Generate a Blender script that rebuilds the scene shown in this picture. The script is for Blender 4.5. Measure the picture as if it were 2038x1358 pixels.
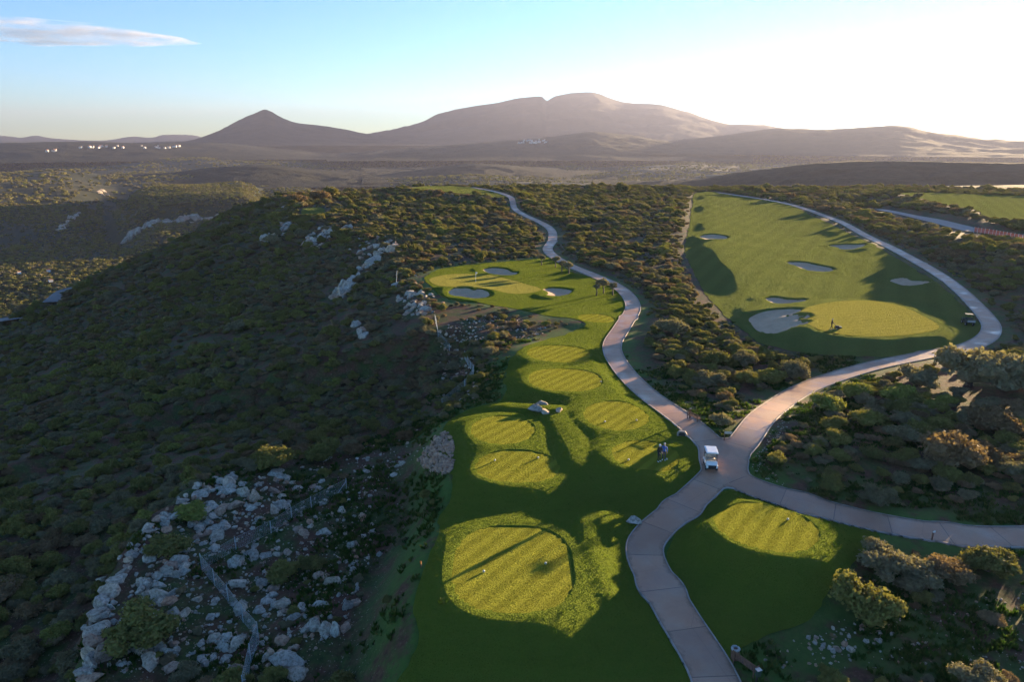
import bpy, bmesh, math, random
import numpy as np
from mathutils import Vector, Matrix, noise as mnoise
R = math.radians
rng = np.random.default_rng(7)
random.seed(7)
for o in list(bpy.data.objects): bpy.data.objects.remove(o)
SC = bpy.context.scene
COL = SC.collection

# ---------------------------------------------------------------- camera, sky, sun, exposure
CAM_H = 31.0
PITCH = R(16.4)
FPX = 24.0/36.0*2038
cd = bpy.data.cameras.new('camera'); cd.lens = 24; cd.sensor_width = 36; cd.clip_start = 0.5; cd.clip_end = 60000
cam = bpy.data.objects.new('camera', cd); COL.objects.link(cam)
cam.location = (0, 0, CAM_H); cam.rotation_euler = (R(90)-PITCH, 0, 0)
SC.camera = cam
SUN_AZ, SUN_EL = R(46), R(4.1)
SUN_DIR = Vector((math.sin(SUN_AZ)*math.cos(SUN_EL), math.cos(SUN_AZ)*math.cos(SUN_EL), math.sin(SUN_EL)))
W = bpy.data.worlds.new('World'); SC.world = W; W.use_nodes = True
nt = W.node_tree; bg = nt.nodes['Background']
sky = nt.nodes.new('ShaderNodeTexSky'); sky.sky_type = 'NISHITA'; sky.sun_disc = False
sky.sun_elevation = SUN_EL; sky.sun_rotation = SUN_AZ; sky.altitude = 100; sky.air_density = 0.7; sky.dust_density = 0.0; sky.ozone_density = 3.0
nt.links.new(sky.outputs[0], bg.inputs[0]); bg.inputs[1].default_value = 0.055
sl = bpy.data.lights.new('sun', 'SUN'); sl.energy = 5.0; sl.angle = R(0.5); sl.color = (1.0, 0.72, 0.40)
sun = bpy.data.objects.new('sun', sl); COL.objects.link(sun)
sun.rotation_euler = SUN_DIR.to_track_quat('Z', 'Y').to_euler()
SC.view_settings.view_transform = 'Standard'; SC.view_settings.look = 'None'; SC.view_settings.gamma = 1
SC.view_settings.use_curve_mapping = False
SC.view_settings.exposure = 3.2
SC.cycles.use_denoising = True
SC.cycles.max_bounces = 8; SC.cycles.diffuse_bounces = 5; SC.cycles.transparent_max_bounces = 12; SC.cycles.volume_bounces = 0
SC.cycles.use_adaptive_sampling = True; SC.cycles.adaptive_threshold = 0.02
HAZE_DENSITY = 6.5e-5

# ---------------------------------------------------------------- small helpers
def pix(px, py):
    px = np.asarray(px, float); py = np.asarray(py, float)
    cx = (px-1019)/FPX; cy = (679-py)/FPX
    return np.stack([cx, math.cos(PITCH)+cy*math.sin(PITCH), -math.sin(PITCH)+cy*math.cos(PITCH)], -1)
def P(px, py, z=0.0):
    d = pix(px, py); t = (z-CAM_H)/d[..., 2]
    return d[..., :2]*t[..., None]
def RISE(x, y): return 1.8*np.exp(-(((x-24)/15)**2+((y-66)/13)**2))
def PZ(px, py):
    p = P(px, py)
    for _ in range(6): p = P(px, py, float(RISE(p[0], p[1])))
    return p
def polyz(pts): return np.array([PZ(a, b) for a, b in pts])
def poly(pts, z=0.0): return np.array([P(a, b, z) for a, b in pts])
def sstep(a, b, x):
    t = np.clip((x-a)/(b-a), 0, 1); return t*t*(3-2*t)
_perm = np.random.default_rng(3).random((256, 256))
def vnoise(x, y):
    xi = np.floor(x).astype(int); yi = np.floor(y).astype(int); fx = x-xi; fy = y-yi
    fx = fx*fx*(3-2*fx); fy = fy*fy*(3-2*fy)
    g = lambda a, b: _perm[a & 255, b & 255]
    return (g(xi, yi)*(1-fx)+g(xi+1, yi)*fx)*(1-fy)+(g(xi, yi+1)*(1-fx)+g(xi+1, yi+1)*fx)*fy
def fbm(x, y, sc, oct=4):
    v = 0; a = 1; n = 0
    for k in range(oct):
        v = v+a*(vnoise(x/sc*2**k+17.3*k, y/sc*2**k+5.1*k)-.5); n += a; a *= .5
    return v/n*2
def sd_poly(x, y, V):
    """signed distance to polygon, negative inside"""
    x = np.asarray(x, float); y = np.asarray(y, float)
    d = np.full(x.shape, 1e18); ins = np.zeros(x.shape, bool)
    n = len(V)
    for i in range(n):
        a = V[i]; b = V[(i+1) % n]
        ex, ey = b-a; wx = x-a[0]; wy = y-a[1]
        t = np.clip((wx*ex+wy*ey)/(ex*ex+ey*ey+1e-12), 0, 1)
        d = np.minimum(d, (wx-ex*t)**2+(wy-ey*t)**2)
        c = (a[1] > y) != (b[1] > y)
        with np.errstate(divide='ignore', invalid='ignore'):
            ins ^= c & (x < (b[0]-a[0])*(y-a[1])/(b[1]-a[1]+1e-30)+a[0])
    d = np.sqrt(d); return np.where(ins, -d, d)
def sd_line(x, y, V, along=False):
    d = np.full(np.shape(x), 1e18); al = np.zeros(np.shape(x)); L = 0
    for i in range(len(V)-1):
        a = V[i]; b = V[i+1]; ex, ey = b-a; wx = x-a[0]; wy = y-a[1]; l2 = ex*ex+ey*ey
        t = np.clip((wx*ex+wy*ey)/l2, 0, 1); q = (wx-ex*t)**2+(wy-ey*t)**2
        al = np.where(q < d, L+t*math.sqrt(l2), al); d = np.minimum(d, q); L += math.sqrt(l2)
    d = np.sqrt(d); return (d, al) if along else d
def near_line(x, y, V, pad=28.0):
    """distance to a line, only worked out near it"""
    m = (x > V[:, 0].min()-pad) & (x < V[:, 0].max()+pad) & (y > V[:, 1].min()-pad) & (y < V[:, 1].max()+pad)
    d = np.full(np.shape(x), 60.0)
    if m.any(): d[m] = np.minimum(sd_line(x[m], y[m], V), 60)
    return d
def box_mask(x, y, V, pad): return (x > V[:, 0].min()-pad) & (x < V[:, 0].max()+pad) & (y > V[:, 1].min()-pad) & (y < V[:, 1].max()+pad)
def spline(V, n=10, closed=False):
    V = [np.array(v, float) for v in V]; out = []
    m = len(V); rngi = range(m if closed else m-1)
    for i in rngi:
        g = lambda k: V[k % m] if closed else V[min(max(k, 0), m-1)]
        p0, p1, p2, p3 = g(i-1), g(i), g(i+1), g(i+2)
        for k in range(n):
            t = k/n
            out.append(.5*((2*p1)+(p2-p0)*t+(2*p0-5*p1+4*p2-p3)*t*t+(3*p1-p0-3*p2+p3)*t**3))
    if not closed: out.append(V[-1])
    return np.array(out)

# ---------------------------------------------------------------- layout of the place (metres, plateau at z = 0)
EDGE_PX = [((175, 1358), -4), ((192, 1240), -4), ((240, 1150), -4), ((300, 1060), -4), ((370, 1000), -4), ((440, 950), -4), ((540, 922), -4), ((640, 902), -4),
           ((720, 872), -4), ((800, 842), -3), ((862, 795), -2), ((862, 720), -1), ((840, 650), -1), ((815, 590), -1), ((790, 520), -1), ((720, 470), -1), ((640, 440), -1), ((585, 410), -1), ((548, 393), -1)]
edge = [np.array(P(*p, z)) for p, z in EDGE_PX]
PLATEAU = np.array([(-25, -200), (-25, 10), (-26, 25)] + [tuple(e) for e in edge] +
                   [(-120, 425), (-70, 465), (0, 490), (100, 482), (200, 475), (300, 490), (430, 520), (900, 480), (1500, 200), (1500, -200)], float)
LEDGE = np.concatenate([poly([(820, 1420), (826, 1300), (838, 1180), (872, 1060), (893, 980), (880, 930), (868, 890), (885, 845), (905, 822), (940, 800), (958, 770), (985, 735)], -.5),
                        np.array([(-6, 112), (-60, 112), (-80, 60), (-60, 0), (-10, 10), (-7, 25)])])
LAWN = spline(polyz([(800, 1420), (822, 1300), (838, 1180), (872, 1060), (893, 985), (888, 930), (880, 880), (893, 842), (930, 818), (1000, 800), (1008, 740), (1040, 700), (1110, 672), (1165, 655), (1150, 642),
                    (1080, 630), (1010, 615), (950, 606), (895, 600), (860, 580), (845, 556), (870, 540), (920, 530), (1000, 523), (1075, 515), (1105, 515), (1135, 540), (1200, 560), (1250, 600), (1255, 630), (1225, 680),
                    (1230, 720), (1270, 770), (1330, 830), (1410, 890), (1440, 930), (1380, 1000), (1290, 1100), (1330, 1200), (1430, 1358), (1450, 1420)]), 4, True)
LAWN_E = spline(polyz([(1340, 1060), (1400, 1000), (1450, 975), (1520, 980), (1620, 1010), (1720, 1040), (1750, 1075), (1720, 1130), (1690, 1170), (1640, 1230), (1560, 1260), (1490, 1290), (1440, 1330), (1400, 1260), (1320, 1130)]), 4, True)
FAIRWAY = spline(poly([(1385, 384), (1430, 383), (1480, 392), (1560, 405), (1640, 440), (1720, 480), (1800, 525), (1880, 575), (1930, 620), (1955, 655), (1935, 685), (1880, 700), (1800, 712), (1720, 712), (1620, 706), (1540, 690),
                       (1490, 668), (1445, 630), (1410, 590), (1380, 540), (1362, 500), (1372, 450), (1378, 410)]), 4, True)
FAIRWAY_FAR = spline(poly([(820, 381), (870, 378), (940, 381), (1000, 392), (1012, 404), (960, 401), (900, 392), (840, 386)], 0), 3, True)
FAIRWAY_R = spline(poly([(1790, 394), (1850, 392), (1950, 397), (2060, 402), (2200, 420), (2200, 470), (2040, 464), (1960, 446), (1940, 432), (1880, 420), (1830, 404)], 0), 3, True)
GLADE = spline(poly([(603, 414), (640, 412), (645, 424), (606, 426)], 0), 3, True)
PATHS = [spline(polyz(q), 5) for q in (
    [(1420, 1460), (1425, 1358), (1345, 1220), (1285, 1110), (1300, 1060), (1370, 1000), (1430, 940), (1440, 900)],
    [(1440, 915), (1400, 870), (1310, 800), (1240, 735), (1218, 690), (1240, 650), (1260, 610), (1235, 575), (1180, 548), (1120, 522), (1090, 497), (1100, 475), (1090, 450), (1030, 420), (1015, 402), (985, 390), (940, 381)],
    [(1440, 915), (1480, 880), (1530, 820), (1600, 775), (1720, 735), (1850, 707), (1930, 690), (1972, 660), (1960, 625), (1900, 570), (1830, 525), (1740, 478), (1650, 432), (1560, 405), (1470, 390), (1430, 384)],
    [(1440, 920), (1480, 962), (1600, 1003), (1740, 1040), (1900, 1066), (2060, 1072), (2300, 1060)])]
ROAD = spline(poly([(1755, 418), (1850, 440), (1950, 470), (2038, 490), (2200, 520)]), 5)
# tee boxes: pixel extents x0,x1,y0,y1, height, squareness
TEES = [(905, 1137, 1047, 1222, 1.3, 2.8), (948, 1113, 902, 962, 1.5, 2.2), (938, 1063, 827, 886, 1.7, 2.0), (1218, 1350, 877, 937, 1.75, 2.0), (1163, 1290, 798, 858, 1.5, 2.0),
        (1052, 1197, 732, 781, 1.2, 2.2), (1050, 1175, 687, 722, .7, 2.2), (1425, 1622, 1003, 1097, 2.1, 2.0), (1150, 1222, 625, 642, .4, 2.0)]
def tee_geom(t):
    x0, x1, y0, y1, z, k = t; cx = (x0+x1)/2; cy = (y0+y1)/2
    # centre between near and far edges on the ground
    n = P(cx, y1, z); f = P(cx, y0, z); l = P(x0, cy, z); r = P(x1, cy, z)
    c = (n+f)/2; b = np.linalg.norm(f-n)/2; a = abs(r[0]-l[0])/2*c[1]/l[1]
    u = (f-n)/np.linalg.norm(f-n)
    return c, a, b, u, z, k
TG = [tee_geom(t) for t in TEES]
def sd_tee(x, y, g):
    c, a, b, u, z, k = g
    v = (x-c[0])*u[0]+(y-c[1])*u[1]; w = (x-c[0])*u[1]-(y-c[1])*u[0]
    r = ((np.abs(w)/a)**k+(np.abs(v)/b)**k+1e-9)**(1/k)
    return (r-1)*(a*b)/np.sqrt((a*v/np.maximum(np.hypot(v, w), 1e-6))**2+(b*w/np.maximum(np.hypot(v, w), 1e-6))**2+1e-9)
GREENS = [(spline(poly([(858, 556), (900, 546), (960, 545), (1010, 553), (1060, 570), (1075, 580), (1020, 586), (950, 576), (890, 575), (862, 567)], .5), 4, True), .5),
          (spline(poly([(1592, 625), (1640, 603), (1720, 592), (1790, 602), (1850, 632), (1868, 650), (1830, 663), (1760, 672), (1690, 671), (1630, 660), (1598, 643)], 1.4), 4, True), 1.4)]
BUNK = [[(962, 538), (985, 535), (1008, 538), (1018, 543), (1030, 544), (1022, 549), (995, 549), (972, 545)],
        [(893, 586), (908, 580), (930, 580), (942, 584), (955, 582), (972, 588), (970, 596), (945, 598), (918, 594), (900, 592)],
        [(1080, 580), (1095, 576), (1115, 576), (1138, 580), (1128, 589), (1108, 593), (1088, 591), (1092, 586)],
        [(1492, 636), (1530, 629), (1585, 630), (1588, 638), (1560, 646), (1600, 642), (1612, 650), (1585, 655), (1608, 659), (1580, 668), (1545, 671), (1512, 662), (1498, 650)],
        [(1524, 598), (1545, 595), (1568, 598), (1604, 596), (1590, 604), (1568, 609), (1545, 609), (1532, 604)],
        [(1565, 527), (1600, 525), (1625, 529), (1660, 535), (1640, 541), (1610, 541), (1585, 534)],
        [(1650, 486), (1680, 485), (1700, 487), (1722, 488), (1705, 494), (1680, 495), (1664, 490)],
        [(1772, 553), (1800, 551), (1815, 557), (1850, 561), (1830, 565), (1800, 563)],
        [(1394, 474), (1420, 472), (1446, 475), (1440, 481), (1410, 483), (1398, 479)]]
BUNKERS = [spline(poly(b), 4, True) for b in BUNK]

def sd_path(x, y):
    """smooth union of the cart paths, minus their half width"""
    x = np.asarray(x, float); y = np.asarray(y, float)
    ds = [near_line(x, y, q) for p in PATHS for q in (p[:len(p)//3+1], p[len(p)//3:2*len(p)//3+1], p[2*len(p)//3:])]
    k = .75
    m = -k*np.log(sum(np.exp(-np.minimum(d, 60)/k) for d in ds)+1e-30)
    far = np.minimum.reduce(ds)
    return np.where(far > 25, far, np.minimum(m+.25, far))-1.42

def FAIRWAY_MID(y): return np.interp(y, [110, 150, 200, 300, 420], [62, 66, 76, 98, 122])
SHADE_RIDGE = PATHS[2][len(PATHS[2])//2:]
def CLIFF_MASK(u): return sstep(-30.4, -29.2, u)*(1-sstep(-21.2, -19.5, u))
def base_h(x, y):
    h = .5*fbm(x, y, 60, 2)*sstep(30, 90, y)*(1-.7*np.exp(-(((x-15)/25)**2+((y-62)/25)**2)))+RISE(x, y)
    # the ground falls away beside the two lawns and rises under the eastern scrub
    h = h+1.0*np.exp(-(((x-75)/30)**2+((y-72)/28)**2))
    # east ridge added to shade the fairway, hummock in the grassy corner
    k = box_mask(x, y, SHADE_RIDGE, 60) if np.ndim(x) else np.zeros(np.shape(x), bool)
    if np.any(k):
        pth = SHADE_RIDGE[np.argsort(SHADE_RIDGE[:, 1])]; off = x[k]-np.interp(y[k], pth[:, 1], pth[:, 0]); h = h.copy(); h[k] += 3.4*sstep(4, 20, off)*(1-sstep(45, 80, off))*sstep(100, 125, y[k])*(1-sstep(190, 260, y[k]))
    h = h+.35*np.exp(-(((x-29)/6)**2+((y-36.5)/4)**2))
    # outside the plateau: west slope, valley, far plain
    sdp = sd_poly(x, y, PLATEAU)
    d = np.maximum(sdp, 0)
    r = np.hypot(x, y)
    dc = 40+110*(1-sstep(230, 400, y))
    west = sstep(60, -20, x)
    drop = .27*d+.0003*np.minimum(d, 300)**2+.75*np.maximum(np.sqrt((d-dc)**2+400)+(d-dc)-4, 0)*.5
    drop = drop*west+(1-west)*(.42*(np.sqrt(d*d+225)-15))
    n1 = fbm(x, y, 55, 3)
    z_out = h*np.exp(-d/20)-drop+n1*2.2*sstep(2, 30, d)
    az = np.arctan2(x, np.maximum(y, 1e-3))
    floor = -118+28*sstep(1200, 2000, r)+45*sstep(2500, 5500, r)+42*sstep(5500, 7500, r)+fbm(x, y, 700, 4)*46*sstep(1200, 2200, r)+fbm(x, y, 160, 3)*6
    # mesa across the valley
    u = np.degrees(az)
    mes = sstep(-30.5, -27.5, u+fbm(x, y, 150, 3)*1.5)*(1-sstep(-17, -12.5, u))*sstep(985, 1290, r+fbm(x, y, 120, 3)*45)*(1-sstep(1500, 1900, r))
    cl_ = CLIFF_MASK(u)*sstep(1186, 1222, r+fbm(x, y, 120, 3)*6)*(1-sstep(1500, 1900, r))
    floor = floor+mes*40+cl_*20
    sh = sstep(-60, -31, u)*0+(1-sstep(-33, -29, u))*sstep(1150, 1700, r)*(1-sstep(2300, 3000, r))
    floor = floor+sh*26
    kk = 10.0
    m = np.maximum(z_out, floor); low = np.minimum(z_out, floor)
    z = m+kk*np.log1p(np.exp(np.clip((low-m)/kk, -40, 0)))*sstep(5, 60, d)
    z = np.where(d > 0, z, h)
    # rocky ledge below the lawn
    sl_ = sd_poly(x, y, LEDGE)
    led = sstep(0, 5.5, -sl_)
    z = z-led*(3.6+fbm(x, y, 7, 3)*.8)*np.exp(-d/60)
    # little cliff at the outer edge of the ledge
    z = z-led*2.6*sstep(0, 3.0, sdp+fbm(x, y, 6, 3)*2.0)*np.exp(-np.maximum(d, 0)/40)
    return z

def H(x, y, what='lawn'):
    x = np.asarray(x, float); y = np.asarray(y, float)
    z = base_h(x, y)
    near = (y < 520) & (y > 0) & (np.abs(x) < 330)
    if near.any():
        X = x[near]; Y = y[near]; Z = z[near]; Z0 = Z.copy()
        # gentle moguls of the fairway
        k = box_mask(X, Y, FAIRWAY, 2); x_, y_ = X[k], Y[k]; fw = sd_poly(x_, y_, FAIRWAY); lw = FAIRWAY_MID(y_)
        Z[k] = Z[k]+sstep(0, 10, -fw)*(fbm(x_, y_+x_*.3, 30, 2)*.7-.4+1.7*sstep(14, -26, x_-lw))
        for V, zz in GREENS:
            k = box_mask(X, Y, V, 9); x_, y_ = X[k], Y[k]; s = sd_poly(x_, y_, V); w = 1-sstep(-.5, 8, s); vc = V.mean(0); Z[k] = Z[k]*(1-w)+(zz+.2*fbm(x_, y_, 18, 1)-.03*((x_-vc[0])*math.sin(SUN_AZ)+(y_-vc[1])*math.cos(SUN_AZ)))*w  # green tilted to face the sun, so its turf lights up more
        for V, up in ((FAIRWAY_FAR, 2.6), (FAIRWAY_R, 2.8)):
            k = box_mask(X, Y, V, 26); s = sd_poly(X[k], Y[k], V); Z[k] += up*(1-sstep(0, 24, s)); Z0[k] += up*(1-sstep(0, 24, s))
        for g in TG:
            k = np.hypot(X-g[0][0], Y-g[0][1]) < max(g[1], g[2])*1.5+7
            s = sd_tee(X[k], Y[k], g); w = 1-sstep(.15, 6.6, s); w = w**1.1
            tilt_ = -.03*((X[k]-g[0][0])*math.sin(SUN_AZ)+(Y[k]-g[0][1])*math.cos(SUN_AZ)); Z[k] = Z[k]*(1-w)+(g[4]+tilt_)*w  # tee tilt added towards the sun to brighten the turf
        # the ridge of rough joining the tees
        for (pa, pb, hh, rad) in (((1175, 1060), (1195, 1190), 1.15, 4.4), ((1100, 850), (1145, 945), 1.35, 4.4), ((1215, 770), (1160, 785), 1.0, 3.8), ((1375, 925), (1320, 960), 1.0, 3.0), ((1010, 830), (1100, 835), 1.4, 3.6)):
            A = PZ(*pa); B = PZ(*pb); AB = np.array([A, B]); k = box_mask(X, Y, AB, 9); s = sd_line(X[k], Y[k], AB); Z[k] = np.maximum(Z[k], Z0[k]+hh*np.exp(-(s/rad)**2))
        sp = sd_path(X, Y); w = 1-sstep(.2, 3.0, sp); Z = Z*(1-w)+Z0*w
        for V in BUNKERS:
            k = box_mask(X, Y, V, 6); s = sd_poly(X[k], Y[k], V)
            Z[k] = Z[k]+.22*np.exp(-((s-1.4)/1.8)**2)*(s > -.2)-np.where(s < .1, .40*sstep(.1, -2.6, s)+.22, 0)
        z = z.copy(); z[near] = Z
    return z

def ground(px, py, n=150, rmax=6000):
    """where the view ray through a photo pixel meets the ground (vectorised)"""
    d = pix(np.atleast_1d(px), np.atleast_1d(py)); d = d/np.linalg.norm(d, axis=-1, keepdims=True)
    t = np.geomspace(22, rmax, n)
    X = d[:, None, 0]*t; Y = d[:, None, 1]*t; Z = CAM_H+d[:, None, 2]*t
    below = (Z-H(X.ravel(), Y.ravel()).reshape(X.shape)) < 0
    i = np.argmax(below, 1); i = np.where(below.any(1), np.maximum(i, 1), n-1)
    lo = t[i-1]; hi = t[i]
    for _ in range(14):
        m = (lo+hi)/2; b = (CAM_H+d[:, 2]*m-H(d[:, 0]*m, d[:, 1]*m)) < 0
        hi = np.where(b, m, hi); lo = np.where(b, lo, m)
    q = d*hi[:, None]; return np.stack([q[:, 0], q[:, 1], CAM_H+q[:, 2]], -1)

# ---------------------------------------------------------------- materials
def mat(name):
    m = bpy.data.materials.new(name); m.use_nodes = True; t = m.node_tree; b = t.nodes['Principled BSDF']
    return m, t, b
def N(t, typ, **kw):
    n = t.nodes.new(typ)
    for k, v in kw.items():
        if k.startswith('i_'): n.inputs[k[2:].replace('_', ' ')].default_value = v
        else: setattr(n, k, v)
    return n
def noise_node(t, scale, detail=4, rough=.6, coord=None):
    n = N(t, 'ShaderNodeTexNoise'); n.inputs['Scale'].default_value = scale; n.inputs['Detail'].default_value = detail; n.inputs['Roughness'].default_value = rough
    if coord is not None: t.links.new(coord, n.inputs['Vector'])
    return n.outputs['Fac']
def ramp(t, fac, stops):
    r = N(t, 'ShaderNodeValToRGB'); e = r.color_ramp.elements
    while len(e) > 1: e.remove(e[-1])
    e[0].position = stops[0][0]; e[0].color = (*stops[0][1], 1)
    for p, c in stops[1:]:
        k = e.new(p); k.color = (*c, 1)
    t.links.new(fac, r.inputs[0]); return r.outputs[0]
def mixc(t, fac, a, b, mode='MIX'):
    m = N(t, 'ShaderNodeMix', data_type='RGBA', blend_type=mode)
    for s, v in ((m.inputs[0], fac), (m.inputs[6], a), (m.inputs[7], b)):
        if isinstance(v, (int, float)): s.default_value = v
        elif isinstance(v, tuple): s.default_value = (*v, 1)
        else: t.links.new(v, s)
    return m.outputs[2]
def math_n(t, op, a, b=None):
    m = N(t, 'ShaderNodeMath', operation=op)
    for s, v in ((m.inputs[0], a), (m.inputs[1], b)):
        if v is None: continue
        if isinstance(v, (int, float)): s.default_value = v
        else: t.links.new(v, s)
    return m.outputs[0]
def bump(t, b, h, strength=1.0, dist=.1):
    n = N(t, 'ShaderNodeBump'); n.inputs['Strength'].default_value = strength; n.inputs['Distance'].default_value = dist
    t.links.new(h, n.inputs['Height']); t.links.new(n.outputs[0], b.inputs['Normal']); return n
def geo_pos(t): return N(t, 'ShaderNodeNewGeometry').outputs['Position']
def attr(t, name): 
    a = N(t, 'ShaderNodeAttribute'); a.attribute_name = name; return a.outputs['Fac']

def grass_mat(name, c1, c2, c3, bump_s, bump_d, stripe=0.0, ang=0.0, width=1.6, fine=9.0):
    m, t, b = mat(name); p = geo_pos(t)
    n1 = noise_node(t, .09, 5, .6, p); n2 = noise_node(t, 1.3, 4, .65, p); n3 = noise_node(t, fine, 3, .7, p)
    c = ramp(t, n1, [(.3, c1), (.7, c2)])
    c = mixc(t, math_n(t, 'MULTIPLY', n2, .55), c, c3)
    c = mixc(t, ramp(t, n3, [(.35, (0, 0, 0)), (.75, (.28, .28, .28))]), c, tuple(v*.62 for v in c1))
    if stripe:
        mp = N(t, 'ShaderNodeMapping'); mp.inputs['Rotation'].default_value = (0, 0, ang); t.links.new(p, mp.inputs[0])
        w = N(t, 'ShaderNodeTexWave'); w.inputs['Scale'].default_value = 1/width/2*.62; w.inputs['Distortion'].default_value = .0
        t.links.new(mp.outputs[0], w.inputs[0])
        s = ramp(t, w.outputs['Fac'], [(.2, (1-stripe*.6,)*3), (.8, (1+stripe*.4,)*3)])
        c = mixc(t, 1.0, c, s, 'MULTIPLY')
    t.links.new(c, b.inputs['Base Color']); b.inputs['Roughness'].default_value = .8
    b.inputs['Specular IOR Level'].default_value = 0.0
    # the sward is upright blades, so its facets lean every way rather than lying flat
    nz = N(t, 'ShaderNodeTexNoise'); nz.inputs['Scale'].default_value = fine*2.2; nz.inputs['Detail'].default_value = 2; t.links.new(p, nz.inputs['Vector'])
    nz2 = N(t, 'ShaderNodeTexNoise'); nz2.inputs['Scale'].default_value = 2.4; nz2.inputs['Detail'].default_value = 3; t.links.new(p, nz2.inputs['Vector'])
    def vm(op, a_, b_):
        v = N(t, 'ShaderNodeVectorMath', operation=op)
        for q, x_ in ((v.inputs[0], a_), (v.inputs[1], b_)):
            if isinstance(x_, tuple): q.default_value = x_
            else: t.links.new(x_, q)
        return v.outputs[0]
    lean = vm('MULTIPLY', vm('SUBTRACT', nz.outputs['Color'], (.5, .5, .5)), (bump_s*11, bump_s*11, 0))
    lean2 = vm('MULTIPLY', vm('SUBTRACT', nz2.outputs['Color'], (.5, .5, .5)), (bump_d*9, bump_d*9, 0))
    nrm = vm('NORMALIZE', vm('ADD', vm('ADD', lean, lean2), N(t, 'ShaderNodeNewGeometry').outputs['Normal']), (0, 0, 0))
    t.links.new(nrm, b.inputs['Normal'])
    m.cycles.use_bump_map_correction = False
    tr = N(t, 'ShaderNodeBsdfTranslucent'); t.links.new(mixc(t, 1.0, c, (1.25, 1.1, .5), 'MULTIPLY'), tr.inputs['Color']); t.links.new(nrm, tr.inputs['Normal'])
    mx = N(t, 'ShaderNodeMixShader'); mx.inputs[0].default_value = .3
    t.links.new(b.outputs[0], mx.inputs[1]); t.links.new(tr.outputs[0], mx.inputs[2]); t.links.new(mx.outputs[0], t.nodes['Material Output'].inputs['Surface'])
    return m
M = {}
M['lawn'] = grass_mat('lawn_grass', (.085, .135, .02), (.12, .165, .022), (.17, .18, .034), .7, .11)
M['fair'] = grass_mat('fairway_grass', (.12, .16, .045), (.15, .185, .05), (.19, .20, .065), .6, .05, .10, .5, 5.0, 6.0)
M['tee'] = grass_mat('tee_turf', (.18, .20, .028), (.21, .225, .03), (.25, .24, .04), .8, .012, .26, .62, 1.25, 14.0)
M['green'] = grass_mat('green_turf', (.22, .225, .05), (.25, .25, .06), (.29, .265, .075), .8, .01, .06, 1.2, 1.5, 14.0)

def terrain_mat():
    m, t, b = mat('scrubland_ground'); p = geo_pos(t)
    n1 = noise_node(t, .35, 6, .65, p); n2 = noise_node(t, 2.5, 5, .65, p); n3 = noise_node(t, .045, 5, .6, p)
    soil = ramp(t, n2, [(.3, (.05, .023, .015)), (.55, (.095, .044, .028)), (.75, (.14, .08, .055))])
    weed = ramp(t, n2, [(.3, (.018, .03, .009)), (.7, (.06, .085, .022))])
    c = mixc(t, ramp(t, n1, [(.42, (0, 0, 0)), (.58, (1, 1, 1))]), soil, weed)
    grit = ramp(t, noise_node(t, 5.5, 2, .5, p), [(.66, (0, 0, 0)), (.70, (1, 1, 1))])
    c = mixc(t, math_n(t, 'MULTIPLY', grit, attr(t, 'stony')), c, (.28, .23, .18))
    # green bank
    c = mixc(t, math_n(t, 'MULTIPLY', attr(t, 'bank'), ramp(t, n1, [(.36, (0, 0, 0)), (.5, (1, 1, 1))])), c, mixc(t, n2, (.03, .075, .012), (.08, .14, .025)))
    # far country: maquis, groves and fields
    v = N(t, 'ShaderNodeTexVoronoi'); v.inputs['Scale'].default_value = .006; t.links.new(p, v.inputs['Vector'])
    fld = ramp(t, N(t, 'ShaderNodeSeparateColor').outputs[0] if False else v.outputs['Color'], [(.2, (.02, .026, .012)), (.5, (.034, .038, .018)), (.75, (.06, .054, .028)), (.95, (.09, .075, .045))])
    far = mixc(t, ramp(t, noise_node(t, .02, 6, .7, p), [(.42, (0, 0, 0)), (.56, (1, 1, 1))]), fld, ramp(t, noise_node(t, .12, 4, .7, p), [(.35, (.014, .02, .009)), (.7, (.036, .04, .018))]))
    wooded = ramp(t, noise_node(t, .05, 5, .7, p), [(.35, (.016, .025, .014)), (.7, (.04, .05, .025))])
    far = mixc(t, attr(t, 'fields'), wooded, far)
    c = mixc(t, attr(t, 'far'), c, far)
    t.links.new(c, b.inputs['Base Color']); b.inputs['Roughness'].default_value = .9; b.inputs['Specular IOR Level'].default_value = .2
    hgt = math_n(t, 'ADD', n2, math_n(t, 'MULTIPLY', noise_node(t, 9, 4, .7, p), .5))
    bump(t, b, hgt, .45, .08)
    return m
M['terrain'] = terrain_mat()

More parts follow.
